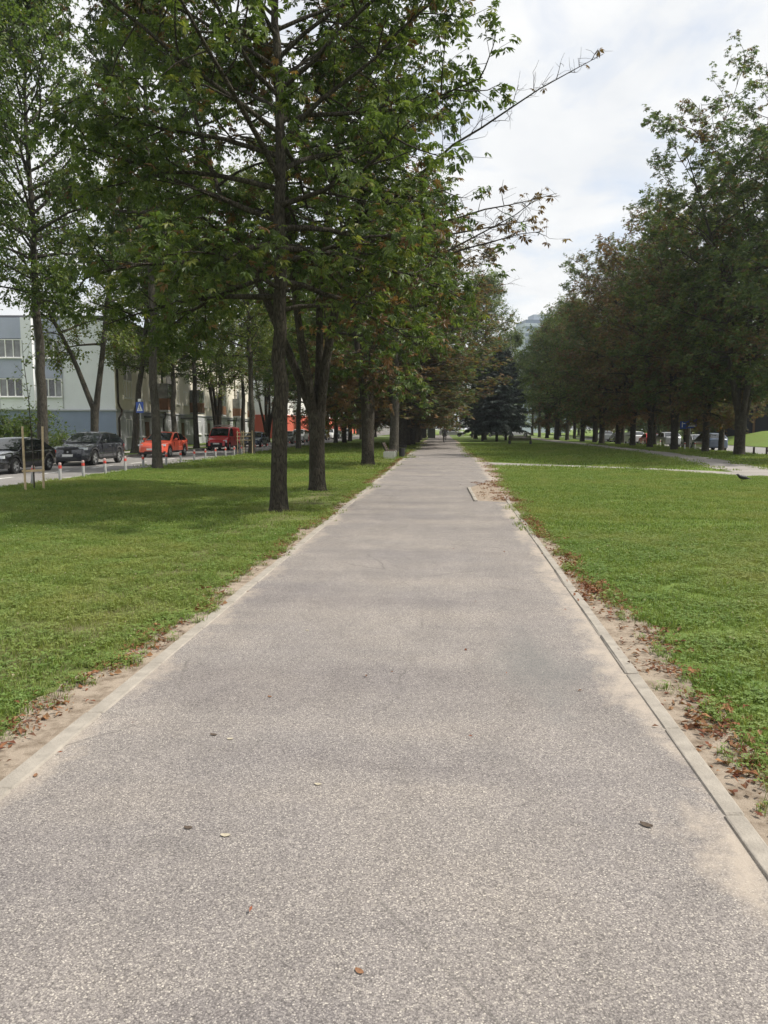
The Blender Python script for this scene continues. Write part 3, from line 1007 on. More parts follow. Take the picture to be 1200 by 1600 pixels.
TREES['brown'] = make_tree('brown', 41, 17.5, 0.27, 3.0, 5.3, 'round', leaders=((150, 14, 0, 1), (-30, 11, 0, .97), (60, 6, 0, .9)), fork=3.0,
                           nprim=62, nsec=8, ntwig=5, per=6, leaf='palm5', lsize=0.19, pal='dark', autumn=0.38, aut_patch=0.9, bare_top=0.35, low_droop=12)
TREES['dusk'] = make_tree('dusk', 53, 18.0, 0.30, 4.3, 5.6, 'round', leaders=((170, 15, 0, 1), (10, 12, 0, .95), (260, 8, 0, .9)), fork=2.4,
                          nprim=64, nsec=8, ntwig=5, per=8, leaf='palm5', lsize=0.185, pal='dusk', autumn=0.05, aut_patch=0.5, bare_top=0.0, low_droop=14)
TREES['linden'] = make_tree('linden', 61, 16.5, 0.25, 5.9, 4.2, 'tall', nprim=52, nsec=7, ntwig=6, per=12, leaf='single', lsize=0.165,
                            pal='linden', autumn=0.01, aut_patch=0.05, bark='grey_bark', twig_len=0.8)
TREES['split_linden'] = make_tree('split_linden', 71, 15.5, 0.23, 5.2, 4.0, 'tall', leaders=((180, 20, 0, .95), (5, 8, 0, 1.0)), fork=2.6,
                                  nprim=48, nsec=7, ntwig=6, per=11, leaf='single', lsize=0.16, pal='linden', autumn=0.02, aut_patch=0.1,
                                  bark='grey_bark', lean=(0.05, 0))
TREES['high'] = make_tree('high', 83, 16.5, 0.24, 6.9, 4.5, 'tall', nprim=50, nsec=7, ntwig=5, per=6, leaf='palm5', lsize=0.205,
                          autumn=0.05, aut_patch=0.45, bark='grey_bark', low_droop=14)
TREES['many_stem'] = make_tree('many_stem', 91, 14.0, 0.30, 5.6, 3.9, 'tall', leaders=((170, 15, 0, .95), (120, 6, 0, 1), (10, 13, 0, .95), (60, 9, 0, 1), (250, 8, 0, .9)),
                               fork=1.1, nprim=46, nsec=7, ntwig=5, per=7, leaf='single', lsize=0.18, pal='linden', autumn=0.12, aut_patch=0.4, bark='chestnut_bark')
TREES['bushy'] = make_tree('bushy', 97, 15.0, 0.22, 0.9, 5.2, 'round', nprim=60, nsec=7, ntwig=5, per=9, leaf='single', lsize=0.21,
                           pal='linden', autumn=0.02, aut_patch=0.08, bark='grey_bark')
TREES['spruce'] = make_spruce(5, 13.0, 0.19, 2.1, 3.3)

ORD = 'first second third fourth fifth sixth seventh eighth ninth tenth eleventh twelfth thirteenth fourteenth fifteenth'.split()
def put_tree(kind, x, y, rz=0.0, s=1.0, label=None, group=None, name='chestnut_tree', z=0.0, cat='tree', sz=None):
    root = empty(name, (x, y, z), rz, label, cat, group)
    root.scale = (s, s, sz or s)
    tr, cr = TREES[kind]
    link_mesh('trunk', tr, root)
    link_mesh('crown', cr, root)
    return root

# row beside the path
ROWL = 'chestnut trees in the row along the left of the path'
put_tree('first', -3.38, 15.8, 0.3, 1, 'slim straight chestnut tree nearest to the path in the foreground lawn', ROWL)
put_tree('forked', -3.41, 21.0, 0.0, 1, 'chestnut tree forking low into several stems, second in the path-side row', ROWL)
put_tree('green', -3.38, 35.2, 0.8, 1, 'stout chestnut with low bright green leaves, third in the path-side row', ROWL)
put_tree('high', -3.36, 54.5, 2.1, 1.35, 'dark-trunked chestnut standing right behind the park bench', ROWL, sz=1.0)
rnd = random.Random(4)
k = 0
for yy, kd in ((65.0, 'brown'), (73.5, 'green'), (78.5, 'brown'), (83.5, 'high'), (92, 'green'), (99, 'brown'), (107, 'green'), (117, 'high'), (128, 'green'), (139, 'green')):
    put_tree(kd, -3.2 + rnd.uniform(-.25, .25), yy, rnd.uniform(0, 6), rnd.uniform(1.45, 1.55) if yy < 95 else rnd.uniform(1.0, 1.15),
             ORD[4 + k] + ' chestnut from the camera in the crowded path-side row', ROWL, sz=rnd.uniform(.86, .98))
    k += 1

# row along the near kerb of the left street
ROWK = 'trees along the grass edge of the left street'
put_tree('high', -12.05, 31.9, 1.2, .84, 'tree with tall bare trunk in front of the coral red car', ROWK, 'street_tree', sz=1.22)
put_tree('linden', -12.35, 49.5, 4.0, .84, 'smooth grey trunk tree beside the wooden stake frame, right of the red van', ROWK, 'street_tree', sz=1.0)
put_tree('high', -11.6, 62.0, 2.0, .85, 'slender tree on the lawn edge between the first two path-side trunks', ROWK, 'street_tree')
for k, (yy, xx, kd) in enumerate(((73.5, -12.1, 'green'), (84.2, -11.6, 'high'), (88.5, -11.2, 'many_stem'), (100, -11.9, 'green'), (112, -11.7, 'high'), (126, -11.8, 'green'), (140, -12, 'high'))):
    put_tree(kd, xx, yy, rnd.uniform(0, 6), rnd.uniform(0.9, 1.0), ORD[3 + k] + ' tree along the grass edge of the left street, far off', ROWK, 'street_tree')

# trees beyond the left street
ROWY = 'trees between the left street and the apartment blocks'
put_tree('linden', -20.6, 30.5, 0.5, 1.12, 'bright green tree reaching in from the upper left edge, trunk outside', ROWY, 'linden_tree', 0.02, sz=1.35)
put_tree('linden', -20.0, 37.4, 2.5, 1.05, 'thick grey trunk tree rising behind the black sedan', ROWY, 'linden_tree', 0.02, sz=1.28)
put_tree('split_linden', -20.5, 44.2, 0.2, 1.0, 'tree with trunk split in two behind the charcoal car', ROWY, 'linden_tree', 0.02, sz=1.2)
t_ = put_tree('linden', -20.9, 51.2, 3.3, 0.95, 'leaning grey tree between the charcoal car and the coral car', ROWY, 'linden_tree', 0.02)
t_.rotation_euler = (0, R(7), 0.0)
put_tree('high', -20.3, 57.5, 1.3, 0.95, 'tree behind the rear of the coral red car', ROWY, 'linden_tree', 0.02)
put_tree('linden', -20.4, 63.0, 5.0, 0.95, 'straight tree between the coral car and the red van', ROWY, 'linden_tree', 0.02)
put_tree('many_stem', -20.3, 69.0, 1.0, 0.95, 'stout dark forked tree behind the red van', ROWY, 'linden_tree', 0.02)
put_tree('high', -20.2, 77.5, 2.0, 0.95, 'dark tree just right of the red van', ROWY, 'linden_tree', 0.02)
put_tree('many_stem', -20.2, 88.5, 0.0, 1.0, 'tree fanning into many stems before the red walled block', ROWY, 'linden_tree', 0.02)
for k, yy in enumerate((98, 110, 122, 136, 150, 166, 184)):
    put_tree(rnd.choice(['linden', 'many_stem', 'high']), -20.4 + rnd.uniform(-.4, .4), yy, rnd.uniform(0, 6), rnd.uniform(0.9, 1.05),
             ORD[9 + k - 1] + ' tree on the far side of the left street, distant', ROWY, 'linden_tree', 0.02)

# right-hand rows
ROWR = 'trees in the front row beside the second path'
RL = {0: 'large dark green chestnut at the right edge, front of the row', 1: 'chestnut with brownish low leaves, second in the right front row',
      2: 'thick trunked brown chestnut left of the blue sign', 3: 'thin leaved brown chestnut with bare top twigs, fourth in the right front row'}
put_tree('dusk', 19.3, 41.0, 5.0, 0.93, 'chestnut crown reaching in at the right edge, trunk outside', ROWR)
for i, (xx, yy, kd, rz, s) in enumerate(((18.6, 49.8, 'dusk', 0.4, 1.03), (18.6, 56.0, 'brown', 2.2, 0.86), (17.8, 60.6, 'dusk', 4.1, 0.90), (17.9, 67.9, 'brown', 1.0, 0.97),
                                         (18.1, 74.8, 'brown', 3.0, 1.0), (18.0, 80.4, 'brown', 5.2, 0.98), (17.6, 86.5, 'dusk', 0.9, 0.95), (18.3, 94.0, 'brown', 2.6, 0.92),
                                         (18.0, 100.5, 'green', 4.4, 0.98), (17.2, 107.5, 'linden', 1.9, 1.05), (16.8, 114.0, 'green', 0.3, 1.0), (17.6, 121, 'linden', 3.9, 1.05),
                                         (17.5, 130, 'green', 2.2, 1.0), (17.5, 140, 'linden', 5.1, 1.05))):
    put_tree(kd, xx, yy, rz, s, RL.get(i, ORD[i] + ' tree of the right-hand front row beside the second path'), ROWR)
ROWS = 'trees in the second row beside the right street'
put_tree('dusk', 19.9, 53.0, 3.6, 0.9, 'chestnut standing close behind the large rightmost trunk', ROWS)
for i, (xx, yy, kd) in enumerate(((22.0, 62.6, 'brown'), (21.9, 71.0, 'brown'), (22.0, 82.0, 'dusk'), (22.0, 96, 'brown'), (22.0, 112, 'green'), (22.0, 130, 'green'))):
    put_tree(kd, xx, yy, rnd.uniform(0, 6), rnd.uniform(0.8, .9), ORD[i + 1] + ' tree of the rear row along the right street', ROWS, z=-0.12)
ROWF = 'trees beyond the right street'
k = 0
for (xx, yy, kd) in ((35.8, 109, 'bushy'), (36.4, 116, 'bushy'), (35.6, 122, 'bushy'), (36.2, 129, 'bushy'), (35.8, 147, 'bushy'), (38, 124, 'bushy'), (36.5, 134, 'dusk'), (38, 143, 'bushy'), (36.5, 152, 'green'), (38, 160, 'bushy'), (43, 104, 'dusk'), (46, 132, 'bushy'),
                     (47, 146, 'bushy'), (46, 160, 'bushy'), (55, 150, 'bushy'), (36.2, 103, 'high'), (30.5, 170, 'bushy'), (25, 168, 'bushy'), (36, 172, 'bushy')):
    put_tree(kd, xx, yy, rnd.uniform(0, 6), rnd.uniform(0.95, 1.1), 'tree among those beyond the right street', ROWF, 'street_tree', z=-0.32)

# spruces and small trees on the middle lawn
SPR = 'dark spruces and slim trees on the middle lawn'
put_tree('spruce', 6.9, 97.5, 0.4, .92, 'dark blue-green spruce on the lawn right of the path, nearer one', SPR, 'spruce_tree')
put_tree('spruce', 5.3, 101.0, 2.0, 0.86, 'shorter dark spruce close to the path edge', SPR, 'spruce_tree')
put_tree('spruce', 8.8, 107.0, 4.0, 0.95, 'dark spruce partly hidden behind the nearer spruce', SPR, 'spruce_tree')
put_tree('green', 5.2, 119.0, 1.0, 1.0, 'tall brown-green tree behind the spruces, nearest the path', SPR, 'lawn_tree', sz=1.36)
put_tree('linden', 5.3, 134.0, 1.0, 0.75, 'slim far tree beside the end of the path', SPR, 'lawn_tree')
put_tree('linden', 6.2, 112.0, 2.0, 1.1, 'tall pale green tree rising behind the spruces beside the path', SPR, 'lawn_tree', sz=1.3)
put_tree('linden', 10.8, 122.0, 3.0, 0.92, 'pale green tree behind the spruces', SPR, 'lawn_tree')
FAR = 'far trees closing the view at the end of the park'
for i in range(30):
    put_tree('bushy' if i % 3 else rnd.choice(['linden', 'green', 'many_stem']), -38 + i * 3.3 + rnd.uniform(-1.2, 1.2), 156 + (i * 37 % 50) + rnd.uniform(0, 8), rnd.uniform(0, 6),
             rnd.uniform(0.8, 1.1), 'far tree closing the view at the end of the park', FAR, 'far_tree')

# shrubs by the left building
def make_shrub(seed, Rr, Hh):
    rng = np.random.default_rng(seed)
    W = Wood(); AP, AD = [], []
    for i in range(26):
        a = rng.uniform(0, 6.28); el = math.radians(rng.uniform(35, 88))
        c, d = curve(rng, (rng.normal(0, .12), rng.normal(0, .12), -0.05), (math.cos(a) * math.cos(el), math.sin(a) * math.cos(el), math.sin(el)), Hh * rng.uniform(.7, 1.05), 5, 0.0, 0.12)
        W.tube(c, np.linspace(0.018, 0.005, 6), 4)
        for s in range(9):
            k = rng.integers(1, 6)
            t, dn = curve(rng, c[k], rng.normal(0, 1, 3) + (0, 0, .3), Rr * rng.uniform(.3, .6), 3, 0, .2)
            W.tube(t, np.linspace(.008, .003, 4), 3)
            for q in range(12):
                AP.append(t[rng.integers(1, 4)] + rng.normal(0, .10, 3)); AD.append(dn)
    P = np.array(AP); D = np.array(AD)
    C = leaf_colours(rng, len(P), 'linden', 0.0, np.zeros(len(P)))
    return W.mesh('stems', 'grey_bark'), leaf_mesh('foliage', rng, P, D, 0.14, C, 'single')
def put_shrub(ms, x, y, rz, s, label):
    r = empty('shrub', (x, y, 0.02), rz, label, 'shrub', 'shrubs by the left apartment block')
    r.scale = (s, s, s)
    link_mesh('stems', ms[0], r); link_mesh('foliage', ms[1], r)
SH = make_shrub(3, 1.3, 2.3)
put_shrub(SH, -22.6, 41.0, 0, 1.25, 'tall leafy shrub behind the black sedan, left of the grey trunk')
put_shrub(SH, -19.9, 38.9, 2, 0.72, 'low yellow-green shrub between the black sedan and the charcoal car')
put_shrub(SH, -25.4, 43.5, 4, 1.2, 'leafy shrub at the left edge before the white wall')

# ------------------------------------------------------------------ cars (local: nose towards -Y, ground at z = 0)
def interp(t, pts):
    for (a, va), (b, vb) in zip(pts, pts[1:]):
        if t <= b:
            k = (t - a) / (b - a) if b > a else 0
            k = k * k * (3 - 2 * k) * 0.5 + k * 0.5
            return va + (vb - va) * k
    return pts[-1][1]

WHEEL_CACHE = {}
def wheel(parent, x, y, r, side, rimmat, spokes=5):
    key = (round(r, 3), rimmat, spokes, side)
    if key not in WHEEL_CACHE:
        w = 0.21
        ty = MB().lathe([(r * .66, -w / 2), (r * .93, -w / 2), (r, -w * .36), (r, w * .36), (r * .93, w / 2), (r * .66, w / 2)], 'x', 28, closed=True)
        rm = MB().lathe([(r * .67, -w * .3), (r * .67, w * .42), (r * .60, w * .46), (r * .58, w * .1), (0.02, w * .08)], 'x', 28)
        # mirrored afterwards for the other side
        sp = MB()
        for i in range(spokes):
            a = 2 * math.pi * i / spokes
            ca, sa = math.cos(a), math.sin(a)
            def P(rad, t, x_):
                return (x_, ca * rad - sa * t, sa * rad + ca * t)
            x0, x1 = w * .12, w * .40
            v = [P(r * .06, -r * .09, x0), P(r * .06, r * .09, x0), P(r * .62, r * .12, x0), P(r * .62, -r * .12, x0),
                 P(r * .06, -r * .08, x1), P(r * .06, r * .08, x1), P(r * .62, r * .10, x1 * .95), P(r * .62, -r * .10, x1 * .95)]
            sp.add(v, [(0, 3, 2, 1), (4, 5, 6, 7), (0, 1, 5, 4), (2, 3, 7, 6), (0, 4, 7, 3), (1, 2, 6, 5)])
        sp.lathe([(r * .15, w * .1), (r * .15, w * .42), (r * .1, w * .44)], 'x', 14)
        ring = MB().lathe([(r * .67, w * .30), (r * .67, w * .44), (r * .585, w * .44), (r * .585, w * .30)], 'x', 28, closed=True)
        sp.add(ring.v, ring.f)
        if side < 0:
            for b in (ty, rm, sp):
                b.v = [(-a, c, d) for (a, c, d) in b.v]
        WHEEL_CACHE[key] = (ty.mesh('tyre', 'tyre_rubber', True), rm.mesh('hub', 'plastic_black', True), sp.mesh('rim', rimmat, True))
    ty, rm, sp = WHEEL_CACHE[key]
    wo = link_mesh('wheel', rm, parent, (x, y, r))
    link_mesh('tyre', ty, wo); link_mesh('rim', sp, wo)
    return wo

def make_car(name, label, cat, loc, rz, L, W, H, paint, wb, r, axle_f, hood, belt, tail, a0, a1, c1, c0, zroof_f, zroof_r, top_w=0.74,
             clad=None, nose_drop=0.12, rails=False, rimmat='alloy', grille='wide', lamp='slim', group='cars parked along the left street',
             van=False, ladder=False, spokes=5, sill=0.24, badge=False, far=False):
    """hood, belt, tail: heights of the bonnet edge, window line and tail; a0,a1,c1,c0: y of the windscreen foot, its top, the roof end and the rear glass foot."""
    root = empty(name, loc, rz, label, cat, group)
    h = W / 2
    yf, yr = -L / 2, L / 2
    wf, wr = yf + axle_f, yf + axle_f + wb
    # lower body: loft along y
    ys_ = sorted(set([round(yf + L * i / 56, 4) for i in range(57)] + [yf + .03, yr - .03]))
    def top(y):
        return interp(y, [(yf, hood - nose_drop - .16), (yf + .10, hood - nose_drop), (a0 - .05, hood), (a0 + .25, belt - .01), (c0 - .1, belt + (.02 if not van else 0)), (yr - .14, tail), (yr, tail - .12)])
    def half(y):
        return h * interp(y, [(yf, .72), (yf + .12, .86), (yf + .45, .97), (yf + .9, 1.0), (yr - .8, 1.0), (yr - .25, .94), (yr - .05, .86), (yr, .78)])
    def low(y):
        return interp(y, [(yf, .34), (yf + .25, .22), (yf + .6, sill), (yr - .6, sill), (yr - .2, .30), (yr, .42)])
    Ra = r * 1.17
    rings = []
    for y in ys_:
        t, w, z0 = top(y), half(y), low(y)
        zarch = z0
        for wy in (wf, wr):
            if abs(y - wy) < Ra:
                zarch = max(zarch, r + math.sqrt(Ra * Ra - (y - wy) ** 2))
        t = max(t, zarch + .06)
        hh = t - zarch
        pts = [(0, zarch), (w * .80, zarch), (w * .985, zarch + .012), (w * 1.0, zarch + .05 * hh + .02), (w * 1.005, zarch + .42 * hh), (w * .985, zarch + .70 * hh),
               (w * .955, t - .07 * (1 if hh > .2 else .3)), (w * .90, t - .018), (w * .78, t + .012), (w * .40, t + .028), (0, t + .034)]
        rings.append([(x, y, z) for x, z in pts] + [(-x, y, z) for x, z in pts[-2:0:-1]])
    m = MB()
    k = len(rings[0])
    for rg in rings: m.v.extend(rg)
    for i in range(len(rings) - 1):
        for j in range(k):
            m.f.append((i * k + j, i * k + (j + 1) % k, (i + 1) * k + (j + 1) % k, (i + 1) * k + j))
    m.f.append(tuple(range(k - 1, -1, -1)))
    m.f.append(tuple((len(rings) - 1) * k + j for j in range(k)))
    body = m.build('body', paint, root, smooth=True)
    # cabin: stations a0..c0, rounded section
    zb_ = belt - .02
    st = []
    NS = 16
    for i in range(NS + 1):
        y = a0 + (c0 - a0) * i / NS
        if y <= a1: zt = zb_ + (zroof_f - zb_) * ((y - a0) / (a1 - a0)) ** .92
        elif y <= c1:
            u = (y - a1) / (c1 - a1)
            zt = zroof_f + (zroof_r - zroof_f) * u + .05 * math.sin(math.pi * min(1, u * .9 + .05))
        else: zt = zb_ + (zroof_r - zb_) * max(0, (c0 - y) / (c0 - c1)) ** .85
        st.append((y, zt))
    def wat(z):           # half width at height z (tumblehome)
        u = (z - zb_) / (H - zb_)
        return h * (.935 + (top_w - .935) * min(1, max(0, u)) ** 1.15)
    m = MB()
    secs = []
    for y, zt in st:
        hgt = zt - zb_
        ww = wat(zt)
        secs.append([(wat(zb_), y, zb_ - .05), (wat(zb_ + hgt * .5), y, zb_ + hgt * .5), (wat(zb_ + hgt * .86), y, zb_ + hgt * .86), (ww * .93, y, zt - .035 * min(1, hgt / .3)), (ww * .72, y, zt), (0, y, zt + .025),
                     (-ww * .72, y, zt), (-ww * .93, y, zt - .035 * min(1, hgt / .3)), (-wat(zb_ + hgt * .86), y, zb_ + hgt * .86), (-wat(zb_ + hgt * .5), y, zb_ + hgt * .5), (-wat(zb_), y, zb_ - .05)])
    k = 11
    for sct in secs: m.v.extend(sct)
    for i in range(NS):
        for j in range(k - 1):
            m.f.append((i * k + j, i * k + j + 1, (i + 1) * k + j + 1, (i + 1) * k + j))
    m.f.append(tuple(range(k))); m.f.append(tuple(NS * k + j for j in range(k - 1, -1, -1)))
    cab = m.build('cabin', paint, root, smooth=True)
    # glass
    def ztop(y):
        for (ya, za), (yb, zc) in zip(st, st[1:]):
            if ya <= y <= yb: return za + (zc - za) * (y - ya) / (yb - ya)
        return zb_
    def pane(name_, quad_pts, off, thick=.012):
        # grid patch following the cabin, offset outwards
        mb = MB()
        n_, m__ = len(quad_pts), len(quad_pts[0])
        for row in quad_pts:
            mb.v.extend([tuple(p) for p in row])
        for i in range(n_ - 1):
            for j in range(m__ - 1):
                mb.f.append((i * m__ + j, i * m__ + j + 1, (i + 1) * m__ + j + 1, (i + 1) * m__ + j))
        o = mb.build(name_, 'car_glass', cab, smooth=True)
        return o
    def windscreen(name_, y0, z0, y1, z1, outward):
        rows_ = []
        for i in range(6):
            u = .05 + .86 * i / 5
            y = y0 + (y1 - y0) * u
            zt = ztop(y)
            ww = wat(zt) * .90
            row = []
            for j in range(9):
                s = -1 + 2 * j / 8
                row.append((ww * s, y + outward * .020, zt + .034 - .028 * abs(s) ** 2.2 + .004))
            rows_.append(row)
        pane(name_, rows_, 0)
    windscreen('windscreen', a0, zb_, a1, zroof_f, -1)
    if c0 - c1 > .25: windscreen('rear_window', c0, zb_, c1, zroof_r, 1)
    else:
        m = MB(); m.box(-h * .70, h * .70, c0 - .01, c0 + .012, belt + .06, zroof_r - .16); m.build('rear_window', 'car_glass', cab)
    # side windows
    cuts = {'car': [0.0, .46, .90] if not van else [0.0, .36], }['car']
    gy0, gy1 = a0 + .18, c0 - .18
    if van: gy1 = a0 + (c0 - a0) * .36
    bounds = [(gy0, gy0 + (gy1 - gy0) * .47), (gy0 + (gy1 - gy0) * .50, gy0 + (gy1 - gy0) * .93)] if not van else [(gy0, gy1)]
    for sgn in (1, -1):
        for (ya, yb) in bounds:
            rows_ = []
            for i in range(9):
                y = ya + (yb - ya) * i / 8
                zt = max(zb_ + .05, ztop(y) - .075)
                row = []
                for j in range(5):
                    z = zb_ + .045 + (zt - zb_ - .045) * j / 4
                    z = min(z, zt)
                    hg = ztop(y) - zb_
                    # width of the section at this height
                    q = (z - zb_) / hg
                    row.append((sgn * (wat(z) + .006), y, z))
                rows_.append(row)
            pane('side_window', rows_, 0)
    # wheels
    for wy in (wf, wr):
        for sgn in (1, -1):
            wheel(root, sgn * (h - .115), wy, r, sgn, rimmat, spokes)
    if far:
        return root
    # lower cladding and sill
    cm = clad or 'plastic_black'
    for sgn in (1, -1):
        x0, x1 = sorted((sgn * (h * .97), sgn * (h * 1.008)))
        MB().box(x0, x1, wf + Ra + .02, wr - Ra - .02, sill - .03, sill + .11).build('sill', cm, root, bevel=.01)
    def face_y(x, z):       # y of the nose surface at lateral x
        u = abs(x) / h
        return yf + .02 + .16 * u ** 3
    # front bumper, grille, lamps, plate
    def curved_bar(name_, x0, x1, z0, z1, mat, prot=.012, par=root, rear=False, n_=8):
        mb = MB()
        for i in range(n_ + 1):
            x = x0 + (x1 - x0) * i / n_
            y = face_y(x, 0) - prot
            yb = y + .10
            if rear: y, yb = -y, -yb
            mb.v.extend([(x, y, z0), (x, y, z1), (x, yb, z1), (x, yb, z0)])
        for i in range(n_):
            b = i * 4
            for j in range(4):
                mb.f.append((b + j, b + (j + 1) % 4, b + 4 + (j + 1) % 4, b + 4 + j))
        mb.f.append((3, 2, 1, 0)); mb.f.append(tuple(n_ * 4 + j for j in range(4)))
        return mb.build(name_, mat, par)
    zn = hood - nose_drop
    if van:
        fb = curved_bar('front_bumper', -h * .97, h * .97, .24, .62, 'plastic_black', .05)
        curved_bar('grille', -h * .5, h * .5, .655, .72, 'plastic_black', .012)
    else:
        fb = curved_bar('front_bumper', -h * .92, h * .92, .23, .40, cm, .035)
        gw = .60 if grille == 'wide' else .46
        if grille != 'none':
            gr = curved_bar('grille', -h * gw, h * gw, .50, zn - .06, 'plastic_black', .022)
            if badge:
                link_mesh('badge', MB().lathe([(.045, -.006), (.045, .006)], 'y', 12).mesh('badge', 'alloy'), gr, (0, yf - .01, (zn + .44) / 2))
        curved_bar('air_intake', -h * .78, h * .78, .41, .475, 'plastic_black', .018)
    pl = MB().box(-.26, .26, yf - .062 if van else yf - .045, yf - .03, .46 if not van else .48, .57 if not van else .59)
    pl.build('number_plate', 'plate_white', root)
    for sgn in (1, -1):
        xa, xb = sorted((sgn * h * (.56 if lamp == 'slim' else .60), sgn * h * .93))
        curved_bar('headlight', xa, xb, zn - (.15 if lamp == 'slim' else .22), zn - .03, 'lamp_glass', .012)
        # follow the wing: short return on the side
        mb = MB()
        x = sgn * h * .955
        mb.add([(x, yf + .16, zn - .13), (x, yf + .16, zn - .04), (sgn * h * .985, yf + .42, zn - .02), (sgn * h * .985, yf + .42, zn - .08),
                (x * .97, yf + .16, zn - .13), (x * .97, yf + .16, zn - .04), (sgn * h * .95, yf + .42, zn - .02), (sgn * h * .95, yf + .42, zn - .08)],
               [(0, 1, 2, 3), (4, 7, 6, 5), (0, 4, 5, 1), (1, 5, 6, 2), (2, 6, 7, 3), (3, 7, 4, 0)])
        # mirrors
        mm = MB()
        my = a0 + .42 if not van else a0 + .30
        xm0, xm1 = sorted((sgn * (h * .98), sgn * (h + .17)))
        mm.box(xm0 + (.05 if sgn > 0 else 0), xm1 - (.05 if sgn < 0 else 0), my - .05, my + .07, belt + .02, belt + .17)
        xa, xb = sorted((sgn * (h * .90), sgn * (h * .98 + .06)))
        mm.box(xa, xb, my - .01, my + .04, belt + .03, belt + .08)
        mm.build('mirror', paint if not van else 'plastic_black', root, bevel=.02)
        # door joints and handles
        for yd in ((a0 + .36, gy0 + (gy1 - gy0) * .485, wr - Ra * .75) if not van else (a0 + .25, gy1 + .08)):
            xs0, xs1 = sorted((sgn * h * .97, sgn * (h * 1.009)))
            dj = MB(); dj.box(xs0, xs1, yd - .006, yd + .006, sill + .12, belt - .09); dj.build('door_joint', 'plastic_black', root)
        for yd in ((gy0 + (gy1 - gy0) * .38, gy0 + (gy1 - gy0) * .86) if not van else (gy1 - .1,)):
            xs0, xs1 = sorted((sgn * h * .99, sgn * (h * 1.022)))
            MB().box(xs0, xs1, yd - .10, yd + .10, belt - .16, belt - .12).build('door_handle', paint if not van else 'plastic_black', root, bevel=.01)
        xa, xb = sorted((sgn * h * .50, sgn * h * .90))
        curved_bar('tail_light', xa, xb, tail - .28, tail - .14, 'tail_lamp', .010, rear=True)
        if rails:
            xs = sgn * h * top_w * .90
            MB().tube([(xs, a1 + .15, H - .03), (xs, a1 + .25, H + .03), (xs, c1 - .25, H + .035), (xs, c1 - .1, H - .02)], .018, 6).build('roof_rail', 'alloy', cab)
    curved_bar('rear_bumper', -h * .9, h * .9, .30, .52, cm, .02, rear=True)
    if ladder:
        rk = MB()
        for yy in (a1 + .35, a1 + 1.3, a1 + 2.2):
            rk.tube([(-h * .7, yy, H + .10), (h * .7, yy, H + .10)], .018, 6)
            for sgn in (1, -1): rk.tube([(sgn * h * .68, yy, H - .02), (sgn * h * .68, yy, H + .10)], .015, 6)
        for xx in (-.25, .12): rk.tube([(xx, a1 + .2, H + .15), (xx, a1 + 2.4, H + .15)], .022, 6)
        for i in range(7): rk.tube([(-.25, a1 + .4 + i * .3, H + .15), (.12, a1 + .4 + i * .3, H + .15)], .012, 6)
        rk.build('roof_rack', 'zinc', root)
    return root

STREET_Z = GZ_L
CARX = -17.9
sed = dict(L=4.45, W=1.78, H=1.45, wb=2.62, r=.315, axle_f=.92, hood=.90, belt=.93, tail=1.0, a0=-.95, a1=-.12, c1=1.05, c0=1.85, zroof_f=1.40, zroof_r=1.38)
suv = dict(L=4.72, W=1.93, H=1.66, wb=2.87, r=.375, axle_f=.90, hood=1.04, belt=1.08, tail=1.14, a0=-1.0, a1=-.05, c1=1.55, c0=2.20, zroof_f=1.60, zroof_r=1.55, sill=.30)
make_car('black_sedan', 'black sedan with silver alloy wheels parked behind the staked sapling', 'car', (CARX + .02, 30.95, STREET_Z), 0, paint='paint_black', badge=False, **sed)
make_car('charcoal_crossover', 'charcoal crossover car with dark grille parked behind the bollards', 'car', (CARX, 38.1, STREET_Z), 0, paint='paint_charcoal', badge=True, clad='plastic_black', **suv)
cro = dict(suv); cro.update(L=4.55, W=1.86, H=1.60, wb=2.72, r=.365, axle_f=.88, hood=.98, belt=1.02, tail=1.12, a0=-1.05, a1=-.10, c1=1.15, c0=2.10, zroof_f=1.55, zroof_r=1.50)
make_car('coral_crossover', 'coral red coupe-like crossover partly hidden by a tree trunk', 'car', (CARX + .1, 48.4, STREET_Z), 0, paint='paint_coral', grille='none', **cro)
van = dict(L=4.55, W=1.84, H=1.90, wb=2.9, r=.31, axle_f=.82, hood=1.04, belt=1.12, tail=1.12, a0=-1.50, a1=-.85, c1=2.12, c0=2.22, zroof_f=1.84, zroof_r=1.86, top_w=.84, nose_drop=.20)
make_car('red_van', 'red delivery van with black bumper and roof rack', 'van', (-18.42, 64.3, STREET_Z), 0, paint='paint_red', van=True, ladder=True, rimmat='zinc', lamp='tall', **van)
make_car('navy_hatchback', 'blue-grey hatchback parked past the red van', 'car', (CARX + .05, 73.2, STREET_Z), 0, paint='paint_navy', **dict(sed, H=1.48))
make_car('grey_green_car', 'grey-green car just left of the white hatchback, half behind a trunk', 'car', (CARX + .2, 88.0, STREET_Z), 0, paint='paint_green', far=False, **sed)
make_car('white_hatchback', 'white hatchback parked before the red wall', 'car', (CARX + .3, 94.5, STREET_Z), 0, paint='paint_white', **dict(suv, H=1.60, W=1.8))
make_car('dark_red_car', 'dark red car showing beside the low fork of the second trunk', 'car', (CARX + .2, 101, STREET_Z), 0, paint='paint_red', far=True, **sed)
for i, (yy, pm, lb) in enumerate(((108, 'paint_silver', 'silver car seen between far trunks, left of the third trunk'), (114, 'paint_charcoal', 'dark car between far trunks, left of the third trunk'),
                                  (121, 'paint_white', 'white car between far trunks before the red wall'), (128, 'paint_charcoal', 'distant dark car near the end of the left street'),
                                  (143, 'paint_white', 'distant white car visible right of the third trunk'))):
    make_car('parked_car', lb, 'car', (CARX + .2, yy, STREET_Z), 0, paint=pm, far=True, **(sed if i % 2 else suv))
